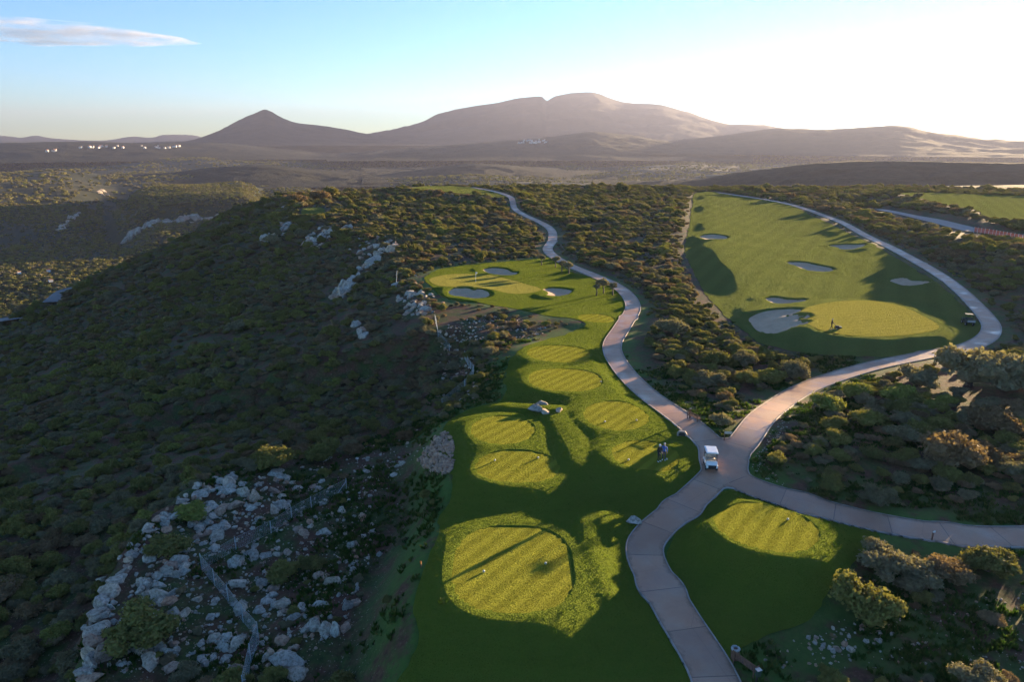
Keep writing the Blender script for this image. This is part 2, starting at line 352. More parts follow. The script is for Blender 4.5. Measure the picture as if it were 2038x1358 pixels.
def sand_mat():
    m, t, b = mat('bunker_sand'); p = geo_pos(t)
    c = ramp(t, noise_node(t, .8, 5, .6, p), [(.3, (.44, .29, .18)), (.7, (.54, .36, .23))])
    t.links.new(c, b.inputs['Base Color']); b.inputs['Roughness'].default_value = .95
    bump(t, b, noise_node(t, 6, 4, .6, p), .5, .05); return m
M['sand'] = sand_mat()
def path_mat():
    m, t, b = mat('path_concrete'); p = geo_pos(t)
    n1 = noise_node(t, .22, 5, .6, p); n2 = noise_node(t, 3, 5, .7, p)
    c = ramp(t, n1, [(.3, (.40, .185, .105)), (.5, (.45, .24, .145)), (.68, (.47, .30, .20))])
    c = mixc(t, math_n(t, 'MULTIPLY', n2, .35), c, (.20, .13, .11))
    # brushed finish and transverse saw joints, from the distance along the path
    al = attr(t, 'along')
    fr = math_n(t, 'FRACT', math_n(t, 'DIVIDE', al, 4.2))
    j = ramp(t, fr, [(.0, (1, 1, 1)), (.012, (1, 1, 1)), (.02, (0, 0, 0))])
    c = mixc(t, math_n(t, 'MULTIPLY', j, .75), c, (.07, .045, .04))
    slab = N(t, 'ShaderNodeTexWhiteNoise', noise_dimensions='1D'); t.links.new(math_n(t, 'FLOOR', math_n(t, 'DIVIDE', al, 4.2)), slab.inputs['W'])
    c = mixc(t, 1.0, c, ramp(t, slab.outputs['Value'], [(0, (.84, .84, .86)), (1, (1.12, 1.08, 1.06))]), 'MULTIPLY')
    edg = math_n(t, 'ADD', attr(t, 'edge'), math_n(t, 'MULTIPLY', math_n(t, 'SUBTRACT', noise_node(t, 1.6, 5, .7, p), .5), 1.3))
    c = mixc(t, ramp(t, edg, [(.0, (.75, .75, .75)), (.32, (0, 0, 0))]), c, (.16, .095, .06))
    ck = N(t, 'ShaderNodeTexVoronoi', feature='DISTANCE_TO_EDGE'); ck.inputs['Scale'].default_value = .16; t.links.new(p, ck.inputs['Vector'])
    c = mixc(t, ramp(t, ck.outputs['Distance'], [(.0, (.22, .22, .22)), (.005, (0, 0, 0))]), c, (.08, .05, .04))
    wet = ramp(t, noise_node(t, .3, 5, .62, p), [(.46, (0, 0, 0)), (.68, (1, 1, 1))])
    c = mixc(t, math_n(t, 'MULTIPLY', wet, .2), c, (.10, .07, .065))
    t.links.new(c, b.inputs['Base Color'])
    r = ramp(t, wet, [(0, (.62,)*3), (1, (.28,)*3)]); t.links.new(r, b.inputs['Roughness'])
    b.inputs['Specular IOR Level'].default_value = .5
    bump(t, b, noise_node(t, 30, 3, .6, p), .12, .02); return m
M['path'] = path_mat()
def simple(name, col, rough=.7, metal=0.0, var=.25, scale=6.0, bs=0.0, coat=0.0):
    m, t, b = mat(name); tc = N(t, 'ShaderNodeTexCoord').outputs['Object']
    n = noise_node(t, scale, 4, .6, tc)
    c = ramp(t, n, [(.25, tuple(v*(1-var) for v in col)), (.75, tuple(min(v*(1+var), 1) for v in col))])
    t.links.new(c, b.inputs['Base Color']); b.inputs['Roughness'].default_value = rough; b.inputs['Metallic'].default_value = metal
    b.inputs['Coat Weight'].default_value = coat
    if bs: bump(t, b, n, bs, .02)
    return m
M['kerb'] = simple('kerb_concrete', (.34, .28, .25), .85, 0, .2, 2)
def rock_mat(name, a, b_, stain):
    m, t, b = mat(name); tc = N(t, 'ShaderNodeTexCoord').outputs['Object']; p = geo_pos(t)
    n = noise_node(t, 1.1, 6, .68, p); n2 = noise_node(t, 4.5, 6, .7, p)
    c = ramp(t, n, [(.3, a), (.62, b_)])
    c = mixc(t, ramp(t, n2, [(.44, (0, 0, 0)), (.62, (.8, .8, .8))]), c, stain)
    rd = N(t, 'ShaderNodeObjectInfo').outputs['Random']
    c = mixc(t, 1.0, c, ramp(t, rd, [(0, (.72, .70, .70)), (.7, (1.0, 1, 1)), (1, (1.1, .92, .78))]), 'MULTIPLY')
    t.links.new(c, b.inputs['Base Color']); b.inputs['Roughness'].default_value = .9; b.inputs['Specular IOR Level'].default_value = .25
    bump(t, b, math_n(t, 'ADD', n2, noise_node(t, 14, 5, .7, p)), 1.0, .10); return m
M['lime'] = rock_mat('limestone', (.40, .345, .285), (.66, .58, .49), (.20, .165, .13))
M['redrock'] = rock_mat('red_stained_limestone', (.42, .26, .18), (.56, .40, .30), (.22, .12, .08))

def leaf_mat(name, stops, trans=.35):
    m, t, b = mat(name); oi = N(t, 'ShaderNodeObjectInfo')
    nz = noise_node(t, .06, 3, .6, oi.outputs['Location'])
    f = math_n(t, 'ADD', math_n(t, 'MULTIPLY', oi.outputs['Random'], .75), math_n(t, 'MULTIPLY', math_n(t, 'SUBTRACT', nz, .38), 1.0))
    c = ramp(t, f, stops)
    p = geo_pos(t)
    c = mixc(t, 1.0, c, ramp(t, noise_node(t, 2.2, 3, .6, p), [(.3, (.7, .7, .7)), (.7, (1.25, 1.25, 1.2))]), 'MULTIPLY')
    t.links.new(c, b.inputs['Base Color']); b.inputs['Roughness'].default_value = .8; b.inputs['Specular IOR Level'].default_value = .12
    tr = N(t, 'ShaderNodeBsdfTranslucent'); t.links.new(mixc(t, 1.0, c, (1.1, 1.15, .6), 'MULTIPLY'), tr.inputs['Color'])
    mx = N(t, 'ShaderNodeMixShader'); mx.inputs[0].default_value = trans
    t.links.new(b.outputs[0], mx.inputs[1]); t.links.new(tr.outputs[0], mx.inputs[2])
    t.links.new(mx.outputs[0], t.nodes['Material Output'].inputs['Surface'])
    return m
M['leaf_green'] = leaf_mat('maquis_leaf', [(.1, (0.140, 0.130, 0.045)), (.4, (0.185, 0.170, 0.053)), (.7, (0.213, 0.190, 0.060)), (.95, (0.235, 0.240, 0.060))], .25)
M['leaf_grey'] = leaf_mat('grey_olive_leaf', [(.1, (0.168, 0.145, 0.086)), (.5, (0.207, 0.180, 0.109)), (.95, (0.241, 0.205, 0.128))], .25)
M['leaf_brown'] = leaf_mat('dry_twig_leaf', [(.1, (0.168, 0.110, 0.060)), (.5, (0.224, 0.150, 0.086)), (.95, (0.280, 0.195, 0.116))], .25)
M['bark'] = simple('bark', (.09, .07, .055), .9, 0, .4, 12, .6)
M['tuft'] = leaf_mat('grass_blade', [(.1, (.06, .11, .015)), (.5, (.09, .14, .02)), (.95, (.16, .17, .035))], .45)
M['weed'] = leaf_mat('weed_leaf', [(.1, (.025, .06, .012)), (.5, (.045, .085, .018)), (.95, (.09, .11, .03))], .35)

def put(name, me, mt=None, parent=None, kind=None, loc=None, rot=None, sc=None):
    o = bpy.data.objects.new(name, me); COL.objects.link(o)
    if mt is not None and me is not None and len(me.materials) == 0: me.materials.append(mt)
    if parent is not None: o.parent = parent
    if kind: o['kind'] = kind
    if loc is not None: o.location = loc
    if rot is not None: o.rotation_euler = rot
    if sc is not None: o.scale = sc if hasattr(sc, '__len__') else (sc,)*3
    return o
def tag(o, label, cat, group=None):
    o['label'] = label; o['category'] = cat
    if group: o['group'] = group
    return o
def thing(name, label, cat, loc, rz=0, group=None):
    return tag(put(name, None, loc=loc, rot=(0, 0, rz)), label, cat, group)
def mesh_np(name, v, f, smooth=True):
    v = np.asarray(v, np.float32); f = np.asarray(f, np.int32); k = f.shape[1]
    me = bpy.data.meshes.new(name); me.vertices.add(len(v)); me.vertices.foreach_set('co', v.ravel())
    me.loops.add(f.size); me.loops.foreach_set('vertex_index', f.ravel())
    me.polygons.add(len(f)); me.polygons.foreach_set('loop_start', np.arange(0, f.size, k, dtype=np.int32))
    me.polygons.foreach_set('loop_total', np.full(len(f), k, np.int32))
    me.polygons.foreach_set('use_smooth', np.full(len(f), smooth))
    me.update(calc_edges=True); me.validate(); return me
def fattr(me, name, val):
    a = me.attributes.new(name, 'FLOAT', 'POINT'); a.data.foreach_set('value', np.asarray(val, np.float32))

# ---------------------------------------------------------------- the ground, one sheet to the horizon
def axis(lo, hi, step, end_lo, end_hi, g=1.027):
    a = list(np.arange(lo, hi+1e-6, step)); s = step; x = a[-1]
    while x < end_hi: s = s*g; x += s; a.append(x)
    s = step; x = a[0]
    while x > end_lo: s = s*g; x -= s; a.insert(0, x)
    return np.array(a)
ax = axis(-34, 48, .42, -19000, 19000); ay = axis(33, 112, .42, -60, 19000)
GX, GY = np.meshgrid(ax, ay); gx = GX.ravel(); gy = GY.ravel()
gz = H(gx, gy)
nearm = (gy > 20) & (gy < 520) & (np.abs(gx) < 330)
xs, ys = gx[nearm], gy[nearm]
tee_sd = np.minimum.reduce([sd_tee(xs, ys, g) for g in TG])
p_sd = sd_path(xs, ys); road_sd = sd_line(xs, ys, ROAD)-2.6
b_sd = np.minimum.reduce([sd_poly(xs, ys, V) for V in BUNKERS])
g_sd = np.minimum.reduce([sd_poly(xs, ys, V) for V, _ in GREENS])
LAWNS = [LAWN, LAWN_E, FAIRWAY, FAIRWAY_FAR, FAIRWAY_R, GLADE]
def lawn_sd(x, y, V): return sd_poly(x, y, V)+fbm(x, y, 3.0, 3)*.7
l_sd = np.minimum.reduce([lawn_sd(xs, ys, V) for V in LAWNS])
sink = np.zeros(len(xs))
for s, w in ((tee_sd, .5), (p_sd, .5), (road_sd, .6), (b_sd, .9), (g_sd, .6), (l_sd, .9)):
    sink = np.maximum(sink, .45*sstep(0, w, -s-.05))
gz[nearm] -= sink
ny, nx = GX.shape
i = np.arange(ny*nx).reshape(ny, nx)
F = np.stack([i[:-1, :-1].ravel(), i[:-1, 1:].ravel(), i[1:, 1:].ravel(), i[1:, :-1].ravel()], 1)
# drop what lies far behind the camera or outside a wide sector
cxm = gx[F].mean(1); cym = gy[F].mean(1)
keep = (cym > -40) & (np.abs(cxm) < 1.6*np.maximum(cym, 0)+160)
me = mesh_np('terrain', np.stack([gx, gy, gz], 1), F[keep])
r_ = np.hypot(gx, gy)
fattr(me, 'far', sstep(380, 620, r_)); fattr(me, 'fields', sstep(1350, 1800, r_))
sl_all = np.where((r_ < 700), sd_poly(gx, gy, LEDGE), 1e3)
fattr(me, 'stony', np.clip(sstep(0, 6, -sl_all)+.25, 0, 1)*(r_ < 300))
bk = np.zeros(len(gx)); bk[nearm] = (1-sstep(.5, 5.5, sd_poly(xs, ys, LAWN)))*.95+(1-sstep(0, 3, p_sd))*.5+(1-sstep(2, 16, sd_poly(xs, ys, LAWN_E)))*.6
fattr(me, 'bank', np.clip(bk, 0, 1))
put('terrain', me, M['terrain'], kind='structure')

def sheet(name, sdf, box, g, dz, mt, extra=None, parent=None):
    """sheet of ground cover with a clean outline where sdf = 0, draped on the ground"""
    x = np.arange(box[0], box[1]+g, g); y = np.arange(box[2], box[3]+g, g)
    X, Y = np.meshgrid(x, y); s = sdf(X.ravel(), Y.ravel()); X = X.ravel(); Y = Y.ravel()
    n, m = len(y), len(x); ii = np.arange(n*m).reshape(n, m)
    F = np.stack([ii[:-1, :-1].ravel(), ii[:-1, 1:].ravel(), ii[1:, 1:].ravel(), ii[1:, :-1].ravel()], 1)
    ok = (s[F] < g*.55).all(1); F = F[ok]
    used = np.unique(F); mp = -np.ones(n*m, int); mp[used] = np.arange(len(used)); F = mp[F]
    X = X[used]; Y = Y[used]; s = s[used]
    # verts on the rim move onto the outline
    cnt = np.bincount(F.ravel(), minlength=len(X)); rim = cnt < 4
    e = .05
    for _ in range(3):
        xr, yr = X[rim], Y[rim]; s0 = sdf(xr, yr); dx = (sdf(xr+e, yr)-sdf(xr-e, yr))/(2*e); dy = (sdf(xr, yr+e)-sdf(xr, yr-e))/(2*e)
        q = dx*dx+dy*dy+1e-6; st = np.clip(s0/q, -g, g); X[rim] = xr-st*dx; Y[rim] = yr-st*dy
    Z = H(X, Y)+(dz(X, Y) if callable(dz) else dz)
    me = mesh_np(name, np.stack([X, Y, Z], 1), F)
    if extra: extra(me, X, Y)
    o = put(name, me, mt, parent=parent, kind='structure')
    return o, X, Y, Z, F, rim
def box_of(V, pad=2): return (V[:, 0].min()-pad, V[:, 0].max()+pad, V[:, 1].min()-pad, V[:, 1].max()+pad)
def holes(x, y, which):
    s = np.full(np.shape(x), 1e9)
    for w in which: s = np.minimum(s, w(x, y))
    return s
tee_all = lambda x, y: np.minimum.reduce([sd_tee(x, y, g) for g in TG])
bun_all = lambda x, y: np.minimum.reduce([sd_poly(x, y, V) for V in BUNKERS])
grn_all = lambda x, y: np.minimum.reduce([sd_poly(x, y, V) for V, _ in GREENS])
def lawn_dz(x, y):
    s = np.minimum(np.minimum(tee_all(x, y), sd_path(x, y)), np.minimum(bun_all(x, y), grn_all(x, y)))
    return .035-.40*sstep(.0, .45, -s)
for nm, V, g, mt in (('lawn', LAWN, .36, 'lawn'), ('lawn', LAWN_E, .36, 'lawn'), ('fairway', FAIRWAY, .8, 'fair'), ('fairway', FAIRWAY_FAR, 1.0, 'fair'), ('fairway', FAIRWAY_R, 1.2, 'fair'), ('meadow', GLADE, 1.5, 'fair')):
    sheet(nm, lambda x, y, V=V: lawn_sd(x, y, V), box_of(V), g, lawn_dz, M[mt])
for k, g in enumerate(TG):
    c = g[0]; rr = max(g[1], g[2])+1
    sheet('tee_box', lambda x, y, g=g: sd_tee(x, y, g)-.25, (c[0]-rr, c[0]+rr, c[1]-rr, c[1]+rr), .3, .012, M['tee'])
for V, zz in GREENS: sheet('putting_green', lambda x, y, V=V: sd_poly(x, y, V)-.1, box_of(V), .7, .05, M['green'])
for V in BUNKERS: sheet('bunker', lambda x, y, V=V: sd_poly(x, y, V)-.05, box_of(V), .45, .06, M['sand'])
def path_extra(me, X, Y):
    best = np.full(len(X), 1e9); al = np.zeros(len(X))
    for k, p in enumerate(PATHS):
        d, a = sd_line(X, Y, p, True); w = d < best; al = np.where(w, a+k*1000, al); best = np.minimum(best, d)
    fattr(me, 'along', al); fattr(me, 'edge', np.clip(-sd_path(X, Y), 0, 2))
allp = np.concatenate(PATHS)
allp = allp[(allp[:, 1] < 440) & (allp[:, 0] < 140)]
pb = (allp[:, 0].min()-3, min(allp[:, 0].max()+3, 140), 26, allp[:, 1].max()+3)
po, X, Y, Z, Fp, rim = sheet('cart_path', sd_path, pb, .36, .05, M['path'], path_extra)
# kerb: pale concrete edge along the outline of the path
ed = {}
for f in Fp:
    for a, b in zip(f, np.roll(f, -1)):
        k = (min(a, b), max(a, b)); ed[k] = ed.get(k, 0)+1
be = np.array([k for k, c in ed.items() if c == 1])
e = .05; ux = (sd_path(X+e, Y)-sd_path(X-e, Y))/(2*e); uy = (sd_path(X, Y+e)-sd_path(X, Y-e))/(2*e); q = np.hypot(ux, uy)+1e-6; ux /= q; uy /= q
ids = np.unique(be); mp = {v: k for k, v in enumerate(ids)}; kv = []
for off, up in ((-.03, .02), (-.03, .045), (.07, .045), (.09, -.15)): kv.append(np.stack([X[ids]+ux[ids]*off, Y[ids]+uy[ids]*off, Z[ids]+up], 1))
kn = len(ids); kf = []
for a, b in be:
    a, b = mp[a], mp[b]
    for l in range(3): kf.append((a+l*kn, b+l*kn, b+(l+1)*kn, a+(l+1)*kn))
put('kerb', mesh_np('kerb', np.concatenate(kv), np.array(kf)), M['kerb'], parent=po)
rd, *_ = sheet('road', lambda x, y: sd_line(x, y, ROAD)-2.6, box_of(ROAD, 4), .9, .06, M['kerb'])

# ---------------------------------------------------------------- hills and mountains
def hill_mat(name, a, b_, s1, s2):
    m, t, b = mat(name); p = geo_pos(t)
    c = ramp(t, noise_node(t, s1, 6, .65, p), [(.35, a), (.65, b_)])
    c = mixc(t, ramp(t, noise_node(t, s2, 5, .7, p), [(.4, (0, 0, 0)), (.6, (.7, .7, .7))]), c, tuple(v*.5 for v in a))
    t.links.new(c, b.inputs['Base Color']); b.inputs['Roughness'].default_value = .95; b.inputs['Specular IOR Level'].default_value = .1
    bump(t, b, noise_node(t, s2*1.5, 6, .7, p), 1.0, 5); return m
M['mountain'] = hill_mat('mountain_scrub', (.008, .010, .011), (.017, .017, .016), .0012, .012)
M['hill'] = hill_mat('hill_maquis', (.015, .018, .01), (.034, .032, .018), .006, .05)
def ridge(name, label_mat, pts, Rr, Wf, Wb, base, amp, ns, ncol=260, nrow=44, rough=.5):
    pts = np.array(pts, float); px = np.linspace(pts[0, 0], pts[-1, 0], ncol)
    sp = spline(pts, 8); py = np.interp(px, sp[:, 0], sp[:, 1])
    d = pix(px, py); hor = np.hypot(d[:, 0], d[:, 1]); zc = CAM_H+Rr*d[:, 2]/hor; ux = d[:, 0]/hor; uy = d[:, 1]/hor
    endw = np.clip(np.minimum(np.arange(ncol), np.arange(ncol)[::-1])/(ncol*.09), 0, 1)
    zc = base+(zc-base)*(endw*endw*(3-2*endw))
    V = []
    ts = np.concatenate([np.linspace(-1, 0, nrow)[:-1], np.linspace(0, 1, nrow//3)])
    for t in ts:
        w = Wf if t < 0 else Wb; rr = Rr+t*w
        prof = np.cos(min(abs(t), 1)*math.pi/2)**1.25 if t >= 0 else (1-abs(t))**1.5*.75+.25*np.cos(abs(t)*math.pi/2)
        x = ux*rr; y = uy*rr
        gul = (1-np.abs(fbm(x, y, ns, 5)))-.7
        z = base+(zc-base)*prof+amp*gul*min(abs(t)*5, 1)*(1-abs(t))**.6+fbm(x, y, ns*.18, 3)*amp*.05*(zc > base)
        z = np.maximum(z, base-5)
        V.append(np.stack([x, y, z], 1))
    V = np.concatenate(V); n = len(ts); ii = np.arange(n*ncol).reshape(n, ncol)
    F = np.stack([ii[:-1, :-1].ravel(), ii[:-1, 1:].ravel(), ii[1:, 1:].ravel(), ii[1:, :-1].ravel()], 1)
    return put(name, mesh_np(name, V, F), label_mat, kind='structure')
ridge('mountain', M['mountain'], [(-300, 282), (-100, 276), (0, 270), (40, 274), (72, 270), (110, 276), (200, 280), (260, 272), (300, 274), (330, 268), (395, 270), (450, 283)], 16500, 2500, 1500, 0, 40, 900)
ridge('mountain', M['mountain'], [(560, 296), (640, 284), (700, 275), (735, 268), (800, 255), (840, 243), (870, 228), (920, 215), (985, 205), (1030, 195), (1075, 192), (1088, 200), (1105, 191), (1140, 185), (1165, 183), (1190, 186), (1240, 203), (1310, 208), (1350, 218),
      (1440, 245), (1480, 247), (1520, 250), (1600, 262), (1700, 275), (1800, 285)], 9500, 3600, 1800, -10, 130, 700, 420)
ridge('mountain', M['mountain'], [(240, 288), (320, 285), (380, 280), (430, 262), (480, 237), (505, 226), (525, 218), (540, 222), (560, 233), (590, 244), (640, 250), (690, 258), (735, 268), (800, 280), (880, 290)], 7400, 2200, 1500, -5, 60, 420, 300)
ridge('hill', M['hill'], [(1150, 312), (1250, 296), (1350, 280), (1450, 268), (1540, 256), (1620, 258), (1700, 255), (1790, 251), (1850, 262), (1950, 277), (2038, 282), (2300, 292), (2500, 300)], 5600, 1900, 1200, -40, 60, 420, 300)
ridge('hill', M['hill'], [(650, 318), (750, 300), (850, 292), (950, 284), (1050, 277), (1130, 268), (1190, 263), (1260, 270), (1330, 282), (1420, 300), (1500, 312)], 5000, 1700, 1200, -60, 55, 330, 300)
ridge('hill', M['hill'], [(-400, 300), (-200, 296), (-50, 288), (50, 284), (150, 283), (300, 285), (420, 284), (520, 292), (620, 302), (720, 315)], 5200, 1600, 1500, -60, 30, 300, 300)
ridge('hill', M['hill'], [(720, 352), (800, 348), (850, 341), (900, 332), (960, 327), (1030, 334), (1090, 344), (1150, 350), (1230, 354)], 2700, 700, 500, -85, 25, 160, 160)
ridge('hill', M['hill'], [(260, 352), (340, 347), (400, 340), (460, 333), (520, 330), (580, 336), (660, 345), (740, 350), (820, 354)], 2500, 600, 500, -88, 22, 140, 160)
ridge('hill', M['hill'], [(1180, 385), (1300, 370), (1430, 353), (1520, 340), (1600, 329), (1680, 323), (1750, 321), (1900, 323), (2038, 326), (2250, 330), (2500, 350)], 1350, 520, 350, -62, 14, 90, 400, 60)

# ---------------------------------------------------------------- plants
def crown_mesh(name, lobes, nleaf, size, mt, core=True, flat=.75, twig=0):
    """leaf-clump faces spread over and through overlapping lobes"""
    rs = np.random.default_rng(abs(hash(name)) % 1000+len(lobes)*13+nleaf)
    L = np.array(lobes, float)  # x y z rx ry rz
    wts = (L[:, 3]*L[:, 4]); wts /= wts.sum()
    k = rs.choice(len(L), nleaf, p=wts)
    n = rs.normal(size=(nleaf, 3)); n /= np.linalg.norm(n, axis=1)[:, None]; n[:, 2] = np.abs(n[:, 2])*1.0-.25*(rs.random(nleaf) < .35); n /= np.linalg.norm(n, axis=1)[:, None]
    rad = .98-.34*rs.random(nleaf)**1.5+.34*rs.random(nleaf)**4
    c = L[k, :3]+n*L[k, 3:6]*rad[:, None]
    c[:, 2] = np.maximum(c[:, 2], .06)
    d = n*.55+rs.normal(size=(nleaf, 3))*.6; d /= np.linalg.norm(d, axis=1)[:, None]
    a = np.cross(d, rs.normal(size=(nleaf, 3))); a /= np.linalg.norm(a, axis=1)[:, None]; b = np.cross(d, a)
    s = size*(.55+rs.random(nleaf)*.9)
    asp = .45+.4*rs.random(nleaf)
    v = np.stack([c-a*s[:, None], c+b*(s*asp)[:, None], c+a*s[:, None], c-b*(s*asp)[:, None]+d*(s*.35)[:, None]], 1).reshape(-1, 3)
    f = np.arange(nleaf*4).reshape(-1, 4)
    V = [v]; F = [f]; off = len(v)
    if core:
        bm = bmesh.new(); bmesh.ops.create_icosphere(bm, subdivisions=2, radius=1)
        sv = np.array([q.co[:] for q in bm.verts]); sf = np.array([[q.index for q in fa.verts] for fa in bm.faces]); bm.free()
        for l in L:
            q = sv*l[3:6]*.70*(1+.14*rs.normal(size=(len(sv), 1)))+l[:3]; q[:, 2] = np.maximum(q[:, 2], 0)
            V.append(q); F.append(np.concatenate([sf, sf[:, 2:]], 1)+off); off += len(q)
    v = np.concatenate(V); quads = np.concatenate([x for x in F])
    me = bpy.data.meshes.new(name)
    me.from_pydata([tuple(q) for q in v], [], [tuple(q) if q[2] != q[3] else tuple(q[:3]) for q in quads.tolist()])
    me.materials.append(mt); me.update(); return me
def lobes_of(seed, n, r=1.0, hgt=1.0):
    rs = np.random.default_rng(seed); out = [(0, 0, hgt*.45, r*.62, r*.62, hgt*.5)]
    for k in range(n):
        a = rs.random()*6.28; q = r*(.25+.55*rs.random()); s = r*(.18+.26*rs.random())
        out.append((math.cos(a)*q, math.sin(a)*q, hgt*(.28+.42*rs.random()), s, s*(.8+.4*rs.random()), s*(.75+.35*rs.random())*hgt))
    return out
def stems_mesh(name, seed, n=5, hgt=.6):
    rs = np.random.default_rng(seed); bm = bmesh.new()
    for k in range(n):
        a = rs.random()*6.28; p0 = Vector((.05*math.cos(a), .05*math.sin(a), -.15)); p1 = Vector((.3*math.cos(a), .3*math.sin(a), hgt*(.7+.4*rs.random())))
        tube(bm, [p0, p0.lerp(p1, .5)+Vector((0, 0, .06)), p1], [.05, .035, .015], 5)
    me = bpy.data.meshes.new(name); bm.to_mesh(me); bm.free(); me.materials.append(M['bark']); return me
def tube(bm, pts, rad, seg=8, cap=True):
    rings = []
    pts = [Vector(p) for p in pts]
    for i, p in enumerate(pts):
        d = (pts[min(i+1, len(pts)-1)]-pts[max(i-1, 0)]).normalized()
        u = d.orthogonal().normalized(); w = d.cross(u); r = rad[i] if hasattr(rad, '__len__') else rad
        rings.append([bm.verts.new(p+(u*math.cos(k/seg*6.2832)+w*math.sin(k/seg*6.2832))*r) for k in range(seg)])
    for a, b in zip(rings[:-1], rings[1:]):
        # align rings
        for k in range(seg): bm.faces.new((a[k], a[(k+1) % seg], b[(k+1) % seg], b[k]))
    if cap: bm.faces.new(rings[0][::-1]); bm.faces.new(rings[-1])
def bx(bm, c, s, rot=None, bevel=0.0):
    g = bmesh.ops.create_cube(bm, size=1.0); vs = g['verts']
    for v in vs:
        v.co = Vector((v.co.x*s[0], v.co.y*s[1], v.co.z*s[2]))
        if rot is not None: v.co = rot @ v.co
        v.co += Vector(c)
    if bevel:
        es = list({e for v in vs for e in v.link_edges}); bmesh.ops.bevel(bm, geom=es, offset=bevel, segments=2, affect='EDGES')
def done(name, bm, mt, parent=None, smooth=False, **kw):
    me = bpy.data.meshes.new(name); bmesh.ops.recalc_face_normals(bm, faces=bm.faces); bm.to_mesh(me); bm.free()
    if smooth:
        for p in me.polygons: p.use_smooth = True
    return put(name, me, mt, parent, **kw)

SHRUBS = []   # (kind, foliage mesh, stems mesh)
for k in range(4): SHRUBS.append(('green', crown_mesh('green_foliage_%d' % k, lobes_of(10+k, 9+k % 3, 1, .95+.12*k), 2600, .062, M['leaf_green']), stems_mesh('stems', 30+k)))
for k in range(3): SHRUBS.append(('grey', crown_mesh('grey_foliage_%d' % k, lobes_of(20+k, 10, 1, 1.0), 2600, .055, M['leaf_grey']), stems_mesh('stems', 40+k)))
for k in range(3): SHRUBS.append(('brown', crown_mesh('brown_foliage_%d' % k, lobes_of(50+k, 11, 1, .9), 2400, .05, M['leaf_brown']), stems_mesh('stems', 60+k)))
KINDS = np.array([s[0] for s in SHRUBS])
LOWS = [crown_mesh('far_foliage_%d' % k, lobes_of(70+k, 4, 1, 1.0), 170, .2, M['leaf_green' if k < 2 else 'leaf_grey']) for k in range(3)]

def cover(name, pts, rz, sc, vi, sources, label=None, tilt=None):
    """uncountable plants or stones: points with geometry-node instances of the real meshes"""
    me = bpy.data.meshes.new(name); me.vertices.add(len(pts)); me.vertices.foreach_set('co', np.asarray(pts, np.float32).ravel())
    fattr(me, 'vi', vi)
    a = me.attributes.new('rot', 'FLOAT_VECTOR', 'POINT'); rr = np.zeros((len(pts), 3), np.float32); rr[:, 2] = rz
    if tilt is not None: rr[:, :2] = tilt
    a.data.foreach_set('vector', rr.ravel())
    a = me.attributes.new('scl', 'FLOAT_VECTOR', 'POINT'); s = np.asarray(sc, np.float32); s = np.repeat(s[:, None], 3, 1) if s.ndim == 1 else s
    a.data.foreach_set('vector', s.ravel())
    o = put(name, me, kind='stuff')
    if label: o['label'] = label[0]; o['category'] = label[1]
    ng = bpy.data.node_groups.new(name, 'GeometryNodeTree'); ng.interface.new_socket('Geometry', in_out='INPUT', socket_type='NodeSocketGeometry'); ng.interface.new_socket('Geometry', in_out='OUTPUT', socket_type='NodeSocketGeometry')
    gi = ng.nodes.new('NodeGroupInput'); go = ng.nodes.new('NodeGroupOutput'); L = ng.links.new
    inst = ng.nodes.new('GeometryNodeInstanceOnPoints'); inst.inputs['Pick Instance'].default_value = True
    join = ng.nodes.new('GeometryNodeGeometryToInstance') if False else ng.nodes.new('GeometryNodeJoinGeometry')
    for so in sources:
        oi = ng.nodes.new('GeometryNodeObjectInfo'); oi.inputs['Object'].default_value = so; oi.inputs['As Instance'].default_value = True; oi.transform_space = 'ORIGINAL'
        L(oi.outputs['Geometry'], join.inputs[0])
    def na(nm, ty):
        n = ng.nodes.new('GeometryNodeInputNamedAttribute'); n.data_type = ty; n.inputs['Name'].default_value = nm
        return [q for q in n.outputs if q.enabled][0]
    e2 = ng.nodes.new('FunctionNodeEulerToRotation'); L(na('rot', 'FLOAT_VECTOR'), e2.inputs[0])
    L(gi.outputs[0], inst.inputs['Points']); L(join.outputs[0], inst.inputs['Instance']); L(na('vi', 'FLOAT'), inst.inputs['Instance Index'])
    L(e2.outputs[0], inst.inputs['Rotation']); L(na('scl', 'FLOAT_VECTOR'), inst.inputs['Scale']); L(inst.outputs[0], go.inputs[0])
    md = o.modifiers.new('scatter', 'NODES'); md.node_group = ng
    return o

# regions without shrubs
CLEAR_LEDGE = poly([(420, 1120), (560, 1040), (700, 960), (880, 860), (880, 960), (840, 1180), (800, 1358), (480, 1358), (520, 1250)], -4)
ROCKY = poly([(190, 1358), (200, 1230), (300, 1070), (420, 975), (560, 930), (720, 890), (860, 830), (880, 930), (850, 1000), (830, 1180), (800, 1358)], -4)
GRAVEL_STRIP = poly([(1478, 925), (1500, 870), (1560, 800), (1640, 790), (1560, 860), (1520, 920), (1560, 975), (1500, 960)], 0)
GRASSY_E = poly([(1440, 1358), (1500, 1300), (1640, 1240), (1700, 1200), (1800, 1230), (2038, 1130), (2100, 1358)], 0)
RED_BANK = poly([(640, 655), (900, 610), (1010, 618), (1080, 632), (1150, 645), (1165, 656), (1100, 672), (1040, 690), (960, 690), (900, 660)], 0)
GRASS_VERGE = poly([(1218, 700), (1262, 640), (1290, 640), (1290, 700), (1360, 780), (1440, 850), (1450, 900), (1400, 870), (1310, 800), (1240, 735)], 0)
